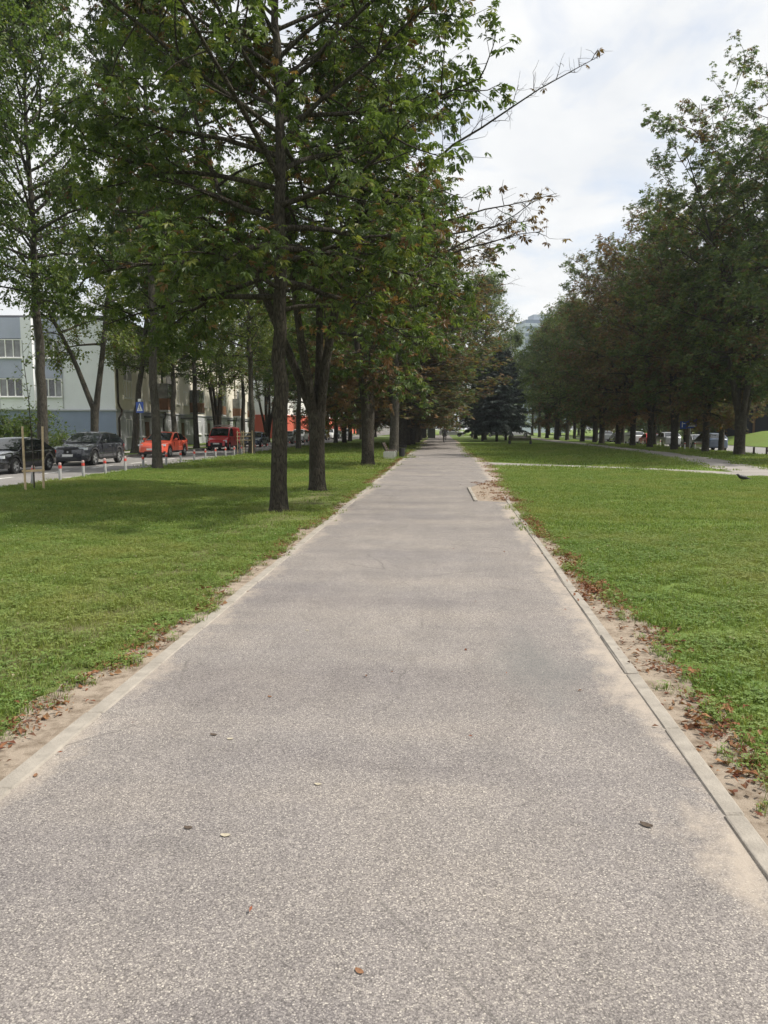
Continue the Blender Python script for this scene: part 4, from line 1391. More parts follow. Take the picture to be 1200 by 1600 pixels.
# cars along the right street
RG = 'cars parked along the right street'
for i, (xx, yy, pm, lb) in enumerate(((24.3, 72.2, 'paint_navy', 'dark blue car behind the blue sign post'), (25.2, 79, 'paint_silver', 'silver car left of the blue sign, behind the trunks'),
                                      (24.6, 86.5, 'paint_silver', 'grey car between trunks of the right rows'), (24.6, 93.5, 'paint_red', 'red car glimpsed between trunks of the right rows'),
                                      (24.6, 101, 'paint_white', 'white car glimpsed between trunks of the right rows'), (24.6, 110, 'paint_charcoal', 'dark car far along the right street'),
                                      (24.6, 119, 'paint_white', 'distant white car on the right street'))):
    make_car('parked_car', lb, 'car', (xx, yy, GZ_R), math.pi, paint=pm, far=True, group=RG, **(suv if i % 2 == 0 else sed))
for i, (xx, yy, pm, lb, rz) in enumerate(((10.6, 148.5, 'paint_charcoal', 'distant dark car standing beyond the second bench', 1.5), (1.9, 147.5, 'paint_silver', 'pale car crossing at the far end of the path', 1.57),
                                          (14.8, 150, 'paint_white', 'distant white car right of the second bench', 1.4))):
    make_car('far_car', lb, 'car', (xx, yy, 0.016), rz, paint=pm, far=True, group='cars at the far end of the park', **(suv if i == 1 else sed))

# ------------------------------------------------------------------ bollards
BOL = 'red-capped bollards along the left street'
ys_b = [20.9, 22.75, 24.5, 26.3, 28.2, 30.1, 32.0, 34.9, 37.0, 39.0, 41.0, 43.0, 45.0, 47.0, 48.9, 50.9, 53, 55, 57, 59, 61, 63.5, 66, 68.5, 71, 73.5, 76, 78.5, 81]
def bollard_parts():
    post = MB().lathe([(.050, -.1), (.050, .41), (.045, .42)], 'z', 14).mesh('post', 'bollard_grey', True)
    band = MB().lathe([(.0535, .405), (.0535, .51)], 'z', 14).mesh('band', 'bollard_red', True)
    coll = MB().lathe([(.046, .505), (.046, .54)], 'z', 14).mesh('collar', 'bollard_grey', True)
    cap = MB().lathe([(.050, .535), (.050, .57), (.038, .595), (.012, .602)], 'z', 14).mesh('cap', 'bollard_cap', True)
    return post, band, coll, cap
BP = bollard_parts()
rb = random.Random(8)
BLAB = {0: 'bollard at the left frame edge before the sedan front wheel', 1: 'slightly tilted bollard right between the sapling stakes', 2: 'bollard before the gap between sedan and charcoal car',
        3: 'bollard in front of the charcoal car bumper', 4: 'bollard below the charcoal car front wheel', 5: 'bollard below the charcoal car rear wheel', 6: 'bollard left of the tree that hides the coral car',
        7: 'bollard before the coral car front wheel', 8: 'bollard before the coral car rear wheel', 9: 'bollard just right of the coral car', 10: 'bollard midway between coral car and red van'}
for i, yy in enumerate(ys_b):
    lab = BLAB.get(i, ORD[i - 11] + ' of the bollards standing before the red van' if i < 16 else ORD[i - 16] + ' of the small far bollards past the red van')
    r_ = empty('bollard', (-12.55 - .012 * (yy - 20) + rb.uniform(-.04, .04), yy, 0), 0, lab, 'bollard', BOL)
    r_.rotation_euler = (rb.uniform(-.03, .03), rb.uniform(-.03, .03) + (0.10 if i == 1 else 0), 0)
    for nm, me in zip(('post', 'band', 'collar', 'cap'), BP):
        link_mesh(nm, me, r_)
# small white posts on the right verge
wp = MB().lathe([(.05, -.1), (.05, .55), (.03, .58)], 'z', 10).mesh('post', 'white_paint', True)
wpc = MB().lathe([(.053, .40), (.053, .50)], 'z', 10).mesh('band', 'bollard_red', True)
for i, (xx, yy) in enumerate(((19.0, 64.2), (19.7, 64.2), (20.5, 64.2), (21.2, 64.2), (21.0, 72), (21.0, 76), (20.9, 82), (20.9, 86))):
    r_ = empty('white_post', (xx, yy, 0), 0, ORD[i % 4] + (' of four low white posts at the blue sign' if i < 4 else ' of four low white posts between right-hand trunks'), 'post', 'white posts on the right verge')
    link_mesh('post', wp, r_); link_mesh('band', wpc, r_)

# ------------------------------------------------------------------ staked sapling and stake frame
sp = empty('sapling', (-11.55, 21.0, 0), 0, 'thin young sapling tied between wooden stakes beside the street', 'sapling')
rng = np.random.default_rng(77)
Wd = Wood(); AP, AD = [], []
c, d = curve(rng, (0, 0, -.05), (0.03, 0, 1), 4.3, 12, 0, 0.03)
Wd.tube(c, np.linspace(.022, .006, 13), 8)
for i in range(14):
    k_ = rng.integers(5, 12)
    a = rng.uniform(0, 6.28)
    t, dn = curve(rng, c[k_], (math.cos(a), math.sin(a), .9), rng.uniform(.35, .8), 4, .1, .1)
    Wd.tube(t, np.linspace(.007, .003, 5), 4)
    for q in range(9):
        AP.append(t[rng.integers(1, 5)] + rng.normal(0, .06, 3)); AD.append(dn)
link_mesh('trunk', Wd.mesh('trunk', 'grey_bark'), sp)
link_mesh('crown', leaf_mesh('crown', rng, np.array(AP), np.array(AD), .10, leaf_colours(rng, len(AP), 'linden', .02, np.zeros(len(AP))), 'single'), sp)
stakes = [((-11.50, 20.45), (0.0, 0.0), 'upright pale wooden stake left of the sapling'), ((-11.22, 20.9), (.055, 0), 'leaning pale wooden stake right of the sapling')]
for (xx, yy), (lx, ly), lab in stakes:
    o = MB().tube([(0, 0, -.2), (lx * .5, ly * .5, .9), (lx, ly, 1.78)], [.032, .030, .028], 8).build('stake', 'pale_wood', None, True, loc=(xx, yy, 0))
    tag(o, lab, 'stake', 'stakes of the sapling')
o = MB().box(-.32, .30, -.02, .02, .52, .58).build('cross_batten', 'pale_wood', None, bevel=.004, loc=(-11.36, 20.68, 0))
o.rotation_euler = (0, 0, .9)
tag(o, 'short pale batten nailed between the two sapling stakes', 'batten')
fr = empty('sapling_guard', (-13.0 + .35, 49.0, 0), 0, 'thin wooden stake frame left of the smooth grey trunk', 'frame')
for xx, yy in ((-.42, -.3), (.0, -.35), (.42, .2), (-.3, .35)):
    MB().tube([(xx, yy, -.2), (xx, yy, 1.55)], .025, 8).build('stake', 'pale_wood', fr, True)
for zz in (.95, 1.2, 1.42):
    MB().box(-.46, .46, -.40, -.37, zz - .025, zz + .025).build('rail', 'pale_wood', fr)
tg = link_mesh('young_stem', MB().tube([(0, 0, -.1), (.02, 0, 1.2), (0, .03, 2.3)], [.02, .016, .006], 6).mesh('young_stem', 'grey_bark', True), fr)

# ------------------------------------------------------------------ benches
def make_bench(loc, rz, label, Lb=1.9, slat='dark_wood', ends='bench_concrete'):
    b = empty('bench', loc, rz, label, 'bench', 'park benches')
    # seat faces +X; length along Y
    for yy in (-Lb / 2 + .08, Lb / 2 - .08):
        MB().prism([(-.30, -.05), (.34, -.05), (.36, .36), (.30, .41), (-.26, .41), (-.32, .33)], 'y', yy - .09, yy + .09).build('support', ends, b, bevel=.015)
        MB().add([(-.22, yy - .03, .41), (-.16, yy - .03, .41), (-.40, yy - .03, .92), (-.45, yy - .03, .92), (-.22, yy + .03, .41), (-.16, yy + .03, .41), (-.40, yy + .03, .92), (-.45, yy + .03, .92)],
                 [(0, 1, 2, 3), (4, 7, 6, 5), (0, 4, 5, 1), (1, 5, 6, 2), (2, 6, 7, 3), (3, 7, 4, 0)]).build('back_bracket', 'black_metal', b)
    for i in range(5):
        x = -.20 + i * .115
        MB().box(x - .045, x + .045, -Lb / 2, Lb / 2, .414, .452).build('seat_slat', slat, b, bevel=.006)
    for i in range(4):
        z = .53 + i * .105
        x = -.19 - (z - .45) * .50
        o = MB().box(-.015, .015, -Lb / 2, Lb / 2, -.042, .042).build('back_slat', slat, b, bevel=.005, loc=(x + .03, 0, z))
        o.rotation_euler = (0, -.46, 0)
    return b
make_bench((-2.95, 44.2, 0), 0, 'park bench with pale concrete supports left of the path', 1.9)
make_bench((8.0, 79.5, 0), R(75), 'dark park bench standing alone on the right lawn', 2.3, ends='black_metal')
lb = empty('litter_bin', (-2.3, 44.9, 0), 0, 'dark slatted litter bin at the path end of the bench', 'litter bin')
MB().lathe([(.17, .06), (.20, .55), (.185, .56), (.16, .10)], 'z', 14).build('bucket', 'black_metal', lb)
MB().tube([(-.24, 0, -.05), (-.24, 0, .72), (.24, 0, .72), (.24, 0, -.05)], .02, 6).build('stand', 'black_metal', lb)

# ------------------------------------------------------------------ signs
def pole_sign(loc, rz, label, H_, plates, pole='zinc'):
    r_ = empty('sign', loc, rz, label, 'sign')
    MB().lathe([(.032, -.2), (.032, H_)], 'z', 10).build('pole', pole, r_, True)
    for pl in plates: pl(r_)
    return r_
def crossing_plate(zc, s, x=0.0, both=False):
    def f(r_):
        y = -.045
        p = MB().box(x - s / 2, x + s / 2, y - .012, y + .012, zc - s / 2, zc + s / 2).build('plate', 'sign_blue', r_, bevel=.004)
        t = .40 * s
        p2 = MB().prism([(x - t, zc - .33 * s), (x + t, zc - .33 * s), (x, zc + .40 * s)], 'y', y - .016, y - .0125).build('triangle', 'sign_white', p)
        fg = MB()
        fg.lathe([(.045 * s, -.0195), (.045 * s, -.0165)], 'y', 10, c=(x, y, zc + .15 * s))
        fg.prism([(x - .03 * s, zc + .10 * s), (x + .05 * s, zc + .10 * s), (x + .04 * s, zc - .06 * s), (x - .04 * s, zc - .06 * s)], 'y', y - .0195, y - .0165)
        fg.prism([(x - .04 * s, zc - .06 * s), (x, zc - .06 * s), (x - .10 * s, zc - .28 * s), (x - .15 * s, zc - .28 * s)], 'y', y - .0195, y - .0165)
        fg.prism([(x, zc - .06 * s), (x + .04 * s, zc - .06 * s), (x + .14 * s, zc - .28 * s), (x + .09 * s, zc - .28 * s)], 'y', y - .0195, y - .0165)
        fg.prism([(x - .03 * s, zc + .08 * s), (x - .01 * s, zc + .04 * s), (x - .12 * s, zc - .04 * s), (x - .14 * s, zc - .01 * s)], 'y', y - .0195, y - .0165)
        fg.build('walking_figure', 'sign_dark', p)
    return f
def blank_plate(zc, w, h_, mat, x=0.0, bars=()):
    def f(r_):
        y = -.045
        p = MB().box(x - w / 2, x + w / 2, y - .012, y + .012, zc - h_ / 2, zc + h_ / 2).build('plate', mat, r_, bevel=.004)
        for (bx, bz, bw, bh) in bars:
            MB().box(x + bx - bw / 2, x + bx + bw / 2, y - .018, y - .0135, zc + bz - bh / 2, zc + bz + bh / 2).build('mark', 'sign_white', p)
    return f
pole_sign((-20.0, 50.2, 0.03), R(-28), 'blue and white crossing sign on a pole left of the coral car', 3.55, [crossing_plate(3.05, .72), blank_plate(3.52, .30, .18, 'sign_white')])
pole_sign((20.15, 64.4, 0), R(-15), 'blue sign pair with white crossing triangle before the dark blue car', 2.45, [crossing_plate(2.05, .72, .10), blank_plate(1.95, .50, .60, 'sign_blue', -.55, [(-.08, .02, .07, .40), (.06, .12, .16, .06)])])
pole_sign((18.75, 80.8, 0), R(-10), 'white post with small white board between right-hand trunks', 1.25, [blank_plate(1.12, .75, .24, 'sign_white', .33, [(.05, 0, .4, .05)])], 'white_paint')

# ------------------------------------------------------------------ low rail fence at the right edge
fe = empty('rail_fence', (19.7, 50.6, 0), 0, 'low dark wooden post and rail fence at the right edge', 'fence')
for i in range(7):
    MB().box(-.05, .05, -.05, .05, -.2, .52).build('post', 'dark_wood', fe, bevel=.008, loc=(.12 + i * .75, -.10 * i, 0))
for i in range(1, 6):
    o = MB().box(0, .755, -.025, .025, .22, .33).build('rail', 'dark_wood', fe, bevel=.006, loc=(.12 + i * .75, -.10 * i - .05, 0))
    o.rotation_euler = (0, 0, -math.atan2(.10, .75))

# ------------------------------------------------------------------ cabinet at the far left of the path
cb = empty('utility_cabinet', (-1.45, 146, 0), 0, 'dark green metal box at the far end of the tree row', 'cabinet')
cb.location = (-1.65, 128.0, 0)
MB().box(-.62, .62, -.4, .4, 0, 1.55).build('body', 'cabinet_green', cb, bevel=.02)
MB().box(-.68, .68, -.46, .46, 1.55, 1.62).build('lid', 'cabinet_green', cb, bevel=.01)
for sx_ in (-.31, .31):
    MB().box(sx_ - .28, sx_ + .28, -.425, -.402, .10, 1.48).build('door', 'cabinet_green', cb, bevel=.008)

# ------------------------------------------------------------------ buildings
def window(parent, w, h_, loc, face, panes=3, glass='window_glass', sill=True, curtain=False):
    """face 'x': lies in a wall whose outside is +X; face 'y': outside is -Y. loc: lower left corner on the wall plane."""
    def bx(mb, a0_, a1_, d0, d1, z0, z1):
        if face == 'y': mb.box(a0_, a1_, -d1, -d0, z0, z1)
        else: mb.box(d0, d1, a0_, a1_, z0, z1)
        return mb
    fr_ = MB()
    t = .07
    for (a, b, z0, z1) in ((0, w, 0, t), (0, w, h_ - t, h_), (0, t, t, h_ - t), (w - t, w, t, h_ - t)):
        bx(fr_, a, b, -.10, .02, z0, z1)
    for i in range(1, panes):
        x = w * i / panes
        bx(fr_, x - .04, x + .04, -.10, .02, t, h_ - t)
    fo = fr_.build('window', 'frame_white', parent, loc=loc)
    for i in range(panes):
        a, b = w * i / panes + .05, w * (i + 1) / panes - .05
        bx(MB(), a, b, -.06, -.04, t, h_ - t).build('pane', glass if (i + int(w * 7)) % 3 else 'window_pale', fo)
    if sill:
        bx(MB(), -.06, w + .06, .0, .16, -.06, -.002).build('sill', 'frame_white', fo)
    return fo

bA = empty('apartment_block', (-24.2, 56.0, 0.02), R(5), 'white and blue-grey three-storey apartment block behind the parked cars', 'building')
LN, DP, HT = 62.0, 14.0, 9.75
# walls (base storey, upper storeys), with real recesses behind the windows made by a thin dark inner wall
MB().box(-DP, 0, 0, LN, -.3, 3.0).build('base_wall', 'wall_blue', bA)
MB().box(-DP + .02, -.02, -0.02 + .04, LN - .02, 3.02, HT).build('upper_wall', 'wall_white', bA)
# cream skin on the street side
MB().box(-.018, .02, .0, LN - .03, 3.03, HT - .01).build('street_skin', 'wall_cream', bA)
MB().box(.002, .03, .012, LN - .03, -.2, 2.9).build('street_base_skin', 'wall_grey', bA)
MB().box(-DP - .08, .12, -.10, LN + .08, 2.93, 3.06).build('cornice', 'wall_grey', bA, bevel=.02)
MB().box(-DP - .15, .20, -.16, LN + .15, HT, HT + .14).build('roof', 'roof_metal', bA)
# bay with blue panels on the end wall
for (x0, x1) in ((-8.3, -6.55), (-5.35, -3.85)):
    d = .45 if x0 < -6 else .10
    MB().box(x0, x1, -d, .0, 5.35, 6.75).build('panel', 'wall_panel', bA)
    MB().box(x0, x1, -d, .0, 8.2, HT - .06).build('panel', 'wall_panel', bA)
    MB().box(x0, x1, -d + .05, .0, 3.06, 3.95).build('panel', 'wall_white', bA)
    window(bA, x1 - x0, 1.35, (x0, -d - .0, 3.97), 'y', 3)
    window(bA, x1 - x0, 1.35, (x0, -d - .0, 6.80), 'y', 3, 'window_pale')
MB().box(-6.53, -5.75, -.50, .0, 3.06, HT - .05).build('pilaster', 'wall_white', bA)
MB().box(-11.8, -8.32, -.42, .0, 3.06, HT - .05).build('bay_wall', 'wall_white', bA)
# street side windows, in strips that repeat every 12 m
for k_ in range(5):
    s0 = k_ * 12.2
    for (s_, w_, pn) in ((2.0, 1.9, 3), (5.7, 1.0, 1), (8.4, 1.4, 2)):
        for zz in (4.0, 6.8):
            window(bA, w_, 1.35, (.022, s0 + s_, zz), 'x', pn)
        if pn == 3:
            MB().box(.02, .05, s0 + s_, s0 + s_ + w_, 5.40, 6.74).build('panel', 'wall_panel_warm', bA)
    for (s_, w_) in ((2.2, 1.5), (5.4, 1.4), (9.0, 1.5)):
        window(bA, w_, 1.4, (.032, s0 + s_, 1.0), 'x', 2)
    # downpipe with offset at the cornice
    MB().tube([(.10, s0 + .35, HT - .1), (.10, s0 + .35, 3.55), (.16, s0 + .50, 3.25), (.26, s0 + .62, 3.05), (.24, s0 + .55, 2.75), (.12, s0 + .40, 2.45), (.12, s0 + .40, 0)], .075, 8).build('downpipe', 'brown_pipe', bA, True)
    # balcony with brown boards
    bal = MB().box(.03, 1.0, s0 + 10.9, s0 + 13.4 - (1.4 if k_ == 4 else 0), 3.12, 3.28).build('balcony', 'wall_grey', bA)
    MB().box(.94, 1.02, s0 + 10.9, s0 + 13.4 - (1.4 if k_ == 4 else 0), 3.285, 4.3).build('balcony_front', 'brown_board', bal)
    MB().box(.03, .938, s0 + 10.86, s0 + 10.94, 3.285, 4.3).build('balcony_side', 'brown_board', bal)
    MB().box(.06, 1.0, s0 + 10.92, s0 + 13.3 - (1.4 if k_ == 4 else 0), 4.305, 5.6).build('balcony_glazing', 'window_pale', bal)
    # entrance canopy
    MB().box(.03, 1.3, s0 + 6.9, s0 + 8.6, 2.55, 2.72).build('canopy', 'roof_metal', bA, bevel=.02)
    MB().box(.03, .06, s0 + 7.2, s0 + 8.3, 0.0, 2.2).build('door', 'brown_board', bA)

bB = empty('red_base_block', (-25.6, 122.0, 0.02), 0, 'white apartment block with red ground floor far along the left street', 'building')
MB().box(-13, 0, 0, 110, -.3, 3.7).build('base_wall', 'wall_red', bB)
MB().box(-13.0 + .02, -.02, .02, 109.9, 3.70, 12.4).build('upper_wall', 'wall_pale', bB)
MB().box(-13.1, .12, -.12, 110.1, 3.62, 3.78).build('cornice', 'wall_red', bB)
MB().box(-13.2, .25, -.25, 110.2, 12.4, 12.6).build('roof', 'roof_metal', bB)
for k_ in range(12):
    for zz in (4.8, 7.7, 10.4):
        window(bB, 1.8, 1.45, (-.018, 3 + k_ * 9, zz), 'x', 3, sill=False)
        window(bB, 1.2, 1.45, (-.018, 7 + k_ * 9, zz), 'x', 2, sill=False)
for k_ in range(3):
    for zz in (4.8, 7.7, 10.4):
        window(bB, 1.8, 1.45, (-11 + k_ * 4, .018, zz), 'y', 3, sill=False)

bC = empty('pale_block', (-16, 232, 0), 0, 'pale building glimpsed beyond the far trunks left of the path', 'building')
MB().box(-24, 14, 0, 14, -.5, 11).build('wall', 'wall_pale', bC)
MB().box(-24.3, 14.3, -.3, 14.3, 11, 11.3).build('roof', 'roof_metal', bC)
for k_ in range(9):
    for zz in (1.5, 4.5, 7.5):
        window(bC, 2.0, 1.7, (-22 + k_ * 4, -.01, zz), 'y', 2, sill=False)

tw = empty('tower_block', (42.0, 350.0, -.5), R(12), 'pale grey-blue high-rise far behind the right trees', 'building')
MB().box(-6, 16, 0, 16, -.5, 48).build('wall', 'tower_wall', tw)
MB().box(-5.2, 15.4, .6, 15.4, 48, 49.6).build('roof', 'tower_band', tw)
MB().box(-1.0, 8, 3, 11, 49.6, 52.2).build('lift_housing', 'tower_wall', tw)
for k_ in range(14):
    MB().box(-5.6, 15.6, -.12, .0, 6.2 + k_ * 3, 7.6 + k_ * 3).build('window_band', 'tower_band', tw)

bD = empty('dark_block', (41.5, 110, GZ_R), R(-6), 'dark brown-navy building behind the grass bank at the right', 'building')
MB().box(0, 26, 0, 30, -.5, 10.5).build('wall', 'wall_dark', bD)
MB().box(-.4, 26.4, -.4, 30.4, 10.5, 11.0).build('roof', 'wall_dark', bD)
for k_ in range(7):
    MB().box(1.2 + k_ * 3.6, 1.45 + k_ * 3.6, -.2, 0, 0, 10.4).build('fin', 'brown_board', bD)
    MB().box(1.6 + k_ * 3.6, 4.6 + k_ * 3.6, -.05, 0, .8, 4.0).build('window', 'wall_dark', bD)

# ------------------------------------------------------------------ cyclist
def skin_person(verts, edges, rads, name, mat, parent, root=0):
    me = bpy.data.meshes.new(name)
    me.from_pydata(verts, edges, [])
    o = link_mesh(name, me, parent)
    md = o.modifiers.new('skin', 'SKIN')
    md.use_smooth_shade = True
    for i, r_ in enumerate(rads):
        me.skin_vertices[0].data[i].radius = (r_, r_) if not isinstance(r_, tuple) else r_
        me.skin_vertices[0].data[i].use_root = (i == root)
    sb = o.modifiers.new('sub', 'SUBSURF'); sb.levels = 2; sb.render_levels = 2
    me.materials.append(MAT[mat])
    return o
CYC = (0.36, 86.8)
pe = empty('person', (CYC[0], CYC[1], PZ), 0, 'cyclist in black top riding along the far path', 'person')
pe.scale = (1.12, 1.0, 1.06)
# faces away (+Y); hips on the saddle
pv_ = [(0, 0, .93), (0, .06, 1.10), (0, .16, 1.30), (0, .21, 1.40), (0, .25, 1.47),      # 0 pelvis 1 waist 2 chest 3 neck base 4 neck
       (0, .29, 1.56), (0, .30, 1.65),                                                   # 5,6 head
       (.17, .18, 1.36), (.24, .30, 1.16), (.22, .50, 1.03), (.22, .58, 1.02),           # 7-10 right arm
       (-.17, .18, 1.36), (-.24, .30, 1.16), (-.22, .50, 1.03), (-.22, .58, 1.02),       # 11-14 left arm
       (.10, .02, .88), (.12, .36, .72), (.11, .16, .34), (.11, .30, .30),               # 15-18 right leg
       (-.10, .02, .88), (-.12, .26, .52), (-.11, .02, .14), (-.11, .16, .10)]           # 19-22 left leg
pe_ = [(0, 1), (1, 2), (2, 3), (3, 4), (4, 5), (5, 6), (2, 7), (7, 8), (8, 9), (9, 10), (2, 11), (11, 12), (12, 13), (13, 14),
       (0, 15), (15, 16), (16, 17), (17, 18), (0, 19), (19, 20), (20, 21), (21, 22)]
pr_ = [(.15, .12), (.14, .10), (.17, .11), .075, .055, .085, .085, .065, .048, .036, .034, .065, .048, .036, .034, .095, .07, .045, .04, .095, .07, .045, .04]
m_, nt_, b_ = new_mat('clothes')
oc_ = objcoord(nt_); sz_ = nt_.nodes.new('ShaderNodeSeparateXYZ'); nt_.links.new(oc_, sz_.inputs[0])
nt_.links.new(ramp(nt_, mth(nt_, 'MULTIPLY', sz_.outputs['Z'], .5), (.0, (.02, .02, .02)), (.075, (.02, .02, .02)), (.085, (.06, .05, .045)), (.455, (.06, .05, .045)), (.465, (.013, .014, .018)),
                   (.735, (.013, .014, .018)), (.745, (.42, .25, .18))), b_.inputs['Base Color'])
for e_ in nt_.nodes:
    if e_.type == 'VALTORGB': e_.color_ramp.interpolation = 'CONSTANT'
b_.inputs['Roughness'].default_value = .8
body_ = skin_person(pv_, pe_, pr_, 'body', 'clothes', pe)
hr = MB().lathe([(.02, .125), (.07, .11), (.10, .05), (.105, -.02), (.09, -.07), (.05, -.09)], 'z', 16, c=(0, .275, 1.645)).build('hair', 'hair', pe, True)
bi = empty('bicycle', (CYC[0], CYC[1], PZ), 0, 'dark bicycle ridden by the far cyclist', 'bicycle')
for yy in (-.50, .55):
    w_ = MB()
    for i in range(24):
        a, b2 = 2 * math.pi * i / 24, 2 * math.pi * (i + 1) / 24
    ty_ = MB(); pts_ = [(0, math.cos(2 * math.pi * i / 24) * .33, math.sin(2 * math.pi * i / 24) * .33) for i in range(25)]
    ty_.tube(pts_, .018, 6, False)
    wo_ = ty_.build('wheel', 'tyre_rubber', bi, True, loc=(0, yy, .35))
    sp_ = MB()
    for i in range(12):
        a = 2 * math.pi * i / 12
        sp_.tube([(0, 0, 0), (0, math.cos(a) * .32, math.sin(a) * .32)], .0025, 4)
    sp_.lathe([(.025, -.03), (.025, .03)], 'x', 8)
    sp_.build('spokes', 'zinc', wo_)
MB().tube([(0, -.50, .35), (0, -.08, .28), (0, .44, .75), (0, -.20, .78), (0, -.08, .28)], .016, 6).build('frame', 'black_metal', bi, True)
MB().tube([(0, .55, .35), (0, .44, .75), (0, .40, .98)], .015, 6).build('fork', 'black_metal', bi, True)
MB().tube([(-.28, .50, 1.0), (-.15, .58, 1.0), (0, .42, .98), (.15, .58, 1.0), (.28, .50, 1.0)], .014, 6).build('handlebar', 'black_metal', bi, True)
MB().lathe([(.03, -.15), (.06, -.05), (.10, .08), (.07, .13)], 'y', 10, c=(0, -.20, .84)).build('saddle', 'plastic_black', bi, True)
MB().tube([(-.10, -.08, .13), (0, -.08, .28), (.10, .10, .30)], .012, 6).build('crank', 'zinc', bi)

# ------------------------------------------------------------------ bird on the right lawn
bd = empty('bird', (9.6, 25.3, 0.03), R(100), 'dark bird on the right lawn below the cross path', 'bird')
bv_ = [(0, 0, .14), (0, .08, .16), (0, .13, .20), (0, .16, .23), (0, -.10, .125), (0, -.20, .10), (0, -.29, .085), (0, .20, .225), (0, .245, .215)]
be_ = [(0, 1), (1, 2), (2, 3), (0, 4), (4, 5), (5, 6), (3, 7), (7, 8)]
skin_person(bv_, be_, [.075, .062, .042, .040, .062, (.035, .02), (.03, .008), .014, .005], 'body', 'feather', bd)
for sx_ in (-.03, .03):
    MB().tube([(sx_, .0, .10), (sx_, .015, .05), (sx_, 0, -.03)], .006, 5).build('leg', 'plastic_black', bd)
    MB().tube([(sx_, -.02, -.022), (sx_, .05, -.022)], .004, 4).build('foot', 'plastic_black', bd)

# ------------------------------------------------------------------ grass, weeds, leaf litter (scattered stuff)
def inside_strip(x, y, pts, pad):
    r = np.zeros(len(x), bool)
    for (x0, y0, w0), (x1, y1, w1) in zip(pts, pts[1:]):
        dx, dy = x1 - x0, y1 - y0
        t = np.clip(((x - x0) * dx + (y - y0) * dy) / (dx * dx + dy * dy), 0, 1)
        d = np.hypot(x - x0 - t * dx, y - y0 - t * dy)
        r |= d < (w0 + (w1 - w0) * t) / 2 + pad
    return r

def blade_patch(name, seed, n, rad, h0, h1, w, clover=0, cols=((.10, .150, .030), (.150, .222, .047), (.20, .275, .066), (.28, .305, .11)), lean=.55, white=0):
    rng = np.random.default_rng(seed)
    r = rad * np.sqrt(rng.random(n)); a = rng.uniform(0, 6.283, n)
    base = np.stack([r * np.cos(a), r * np.sin(a), np.full(n, -.004)], 1)
    az = rng.uniform(0, 6.283, n)
    d = np.stack([np.cos(az), np.sin(az), np.zeros(n)], 1)
    s = np.stack([-np.sin(az), np.cos(az), np.zeros(n)], 1)
    H = rng.uniform(h0, h1, n)[:, None]
    ln = rng.uniform(.1, lean * 1.6, n)[:, None]
    up = np.array([0, 0, 1.0])
    W = (w * rng.uniform(.7, 1.3, n))[:, None]
    v0 = base - s * W / 2; v1 = base + s * W / 2
    mid = base + up * H * .6 + d * H * ln * .35
    tip = base + up * H * (1 - .25 * ln) + d * H * ln
    v2 = mid + s * W * .42; v3 = mid - s * W * .42
    v4 = tip + s * W * .08; v5 = tip - s * W * .08
    V = np.stack([v0, v1, v2, v3, v4, v5], 1).reshape(-1, 3)
    i = np.arange(n)[:, None] * 6
    Q = np.concatenate([i + np.array([[0, 1, 2, 3]]), i + np.array([[3, 2, 4, 5]])])
    c = np.array(cols)[rng.choice(4, n, p=[.3, .38, .24, .08])] * rng.uniform(.85, 1.15, (n, 1))
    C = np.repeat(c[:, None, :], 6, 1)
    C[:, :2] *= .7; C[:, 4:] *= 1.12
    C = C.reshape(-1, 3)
    if clover:
        m_ = clover
        r = rad * np.sqrt(rng.random(m_)); a = rng.uniform(0, 6.283, m_)
        P = np.stack([r * np.cos(a), r * np.sin(a), rng.uniform(.02, h1 * .8, m_)], 1)
        vs, cs = [], []
        cc = np.array([(.12, .195, .045), (.155, .245, .062), (.185, .27, .085)])[rng.integers(0, 3, m_)]
        for k_ in range(3):
            b = rng.uniform(0, 6.283, m_) if k_ == 0 else b + 2.094
            L = rng.uniform(.012, .022, m_)[:, None]
            dd = np.stack([np.cos(b), np.sin(b), rng.uniform(-.2, .35, m_)], 1)
            ss = np.stack([-np.sin(b), np.cos(b), np.zeros(m_)], 1)
            vs.append(np.stack([P, P + dd * L * .7 + ss * L * .5, P + dd * L * 1.15, P + dd * L * .7 - ss * L * .5], 1))
            cs.append(np.repeat(cc[:, None], 4, 1))
        V2 = np.concatenate(vs).reshape(-1, 3)
        Q = np.concatenate([Q, np.arange(len(V2)).reshape(-1, 4) + len(V)])
        V = np.concatenate([V, V2]); C = np.concatenate([C, np.concatenate(cs).reshape(-1, 3)])
    if white:
        P = np.stack([rng.uniform(-rad, rad, white) * .8, rng.uniform(-rad, rad, white) * .8, rng.uniform(h1 * .7, h1 * 1.0, white)], 1)
        r = .011 * rng.uniform(.6, 1.2, white)[:, None]
        ex, ey, ez = np.eye(3)
        tris = [np.stack([P - ex * r, P - ey * r, P + ex * r, P + ey * r], 1), np.stack([P - ex * r, P + ez * r, P + ex * r, P - ez * r], 1),
                np.stack([P - ey * r, P + ez * r, P + ey * r, P - ez * r], 1)]
        V3 = np.concatenate(tris).reshape(-1, 3)
        Q = np.concatenate([Q, np.arange(len(V3)).reshape(-1, 4) + len(V)])
        V = np.concatenate([V, V3]); C = np.concatenate([C, np.tile([[.55, .52, .42]], (len(V3), 1))])
    return np_mesh(name, V, Q, 'grass_blade', C)

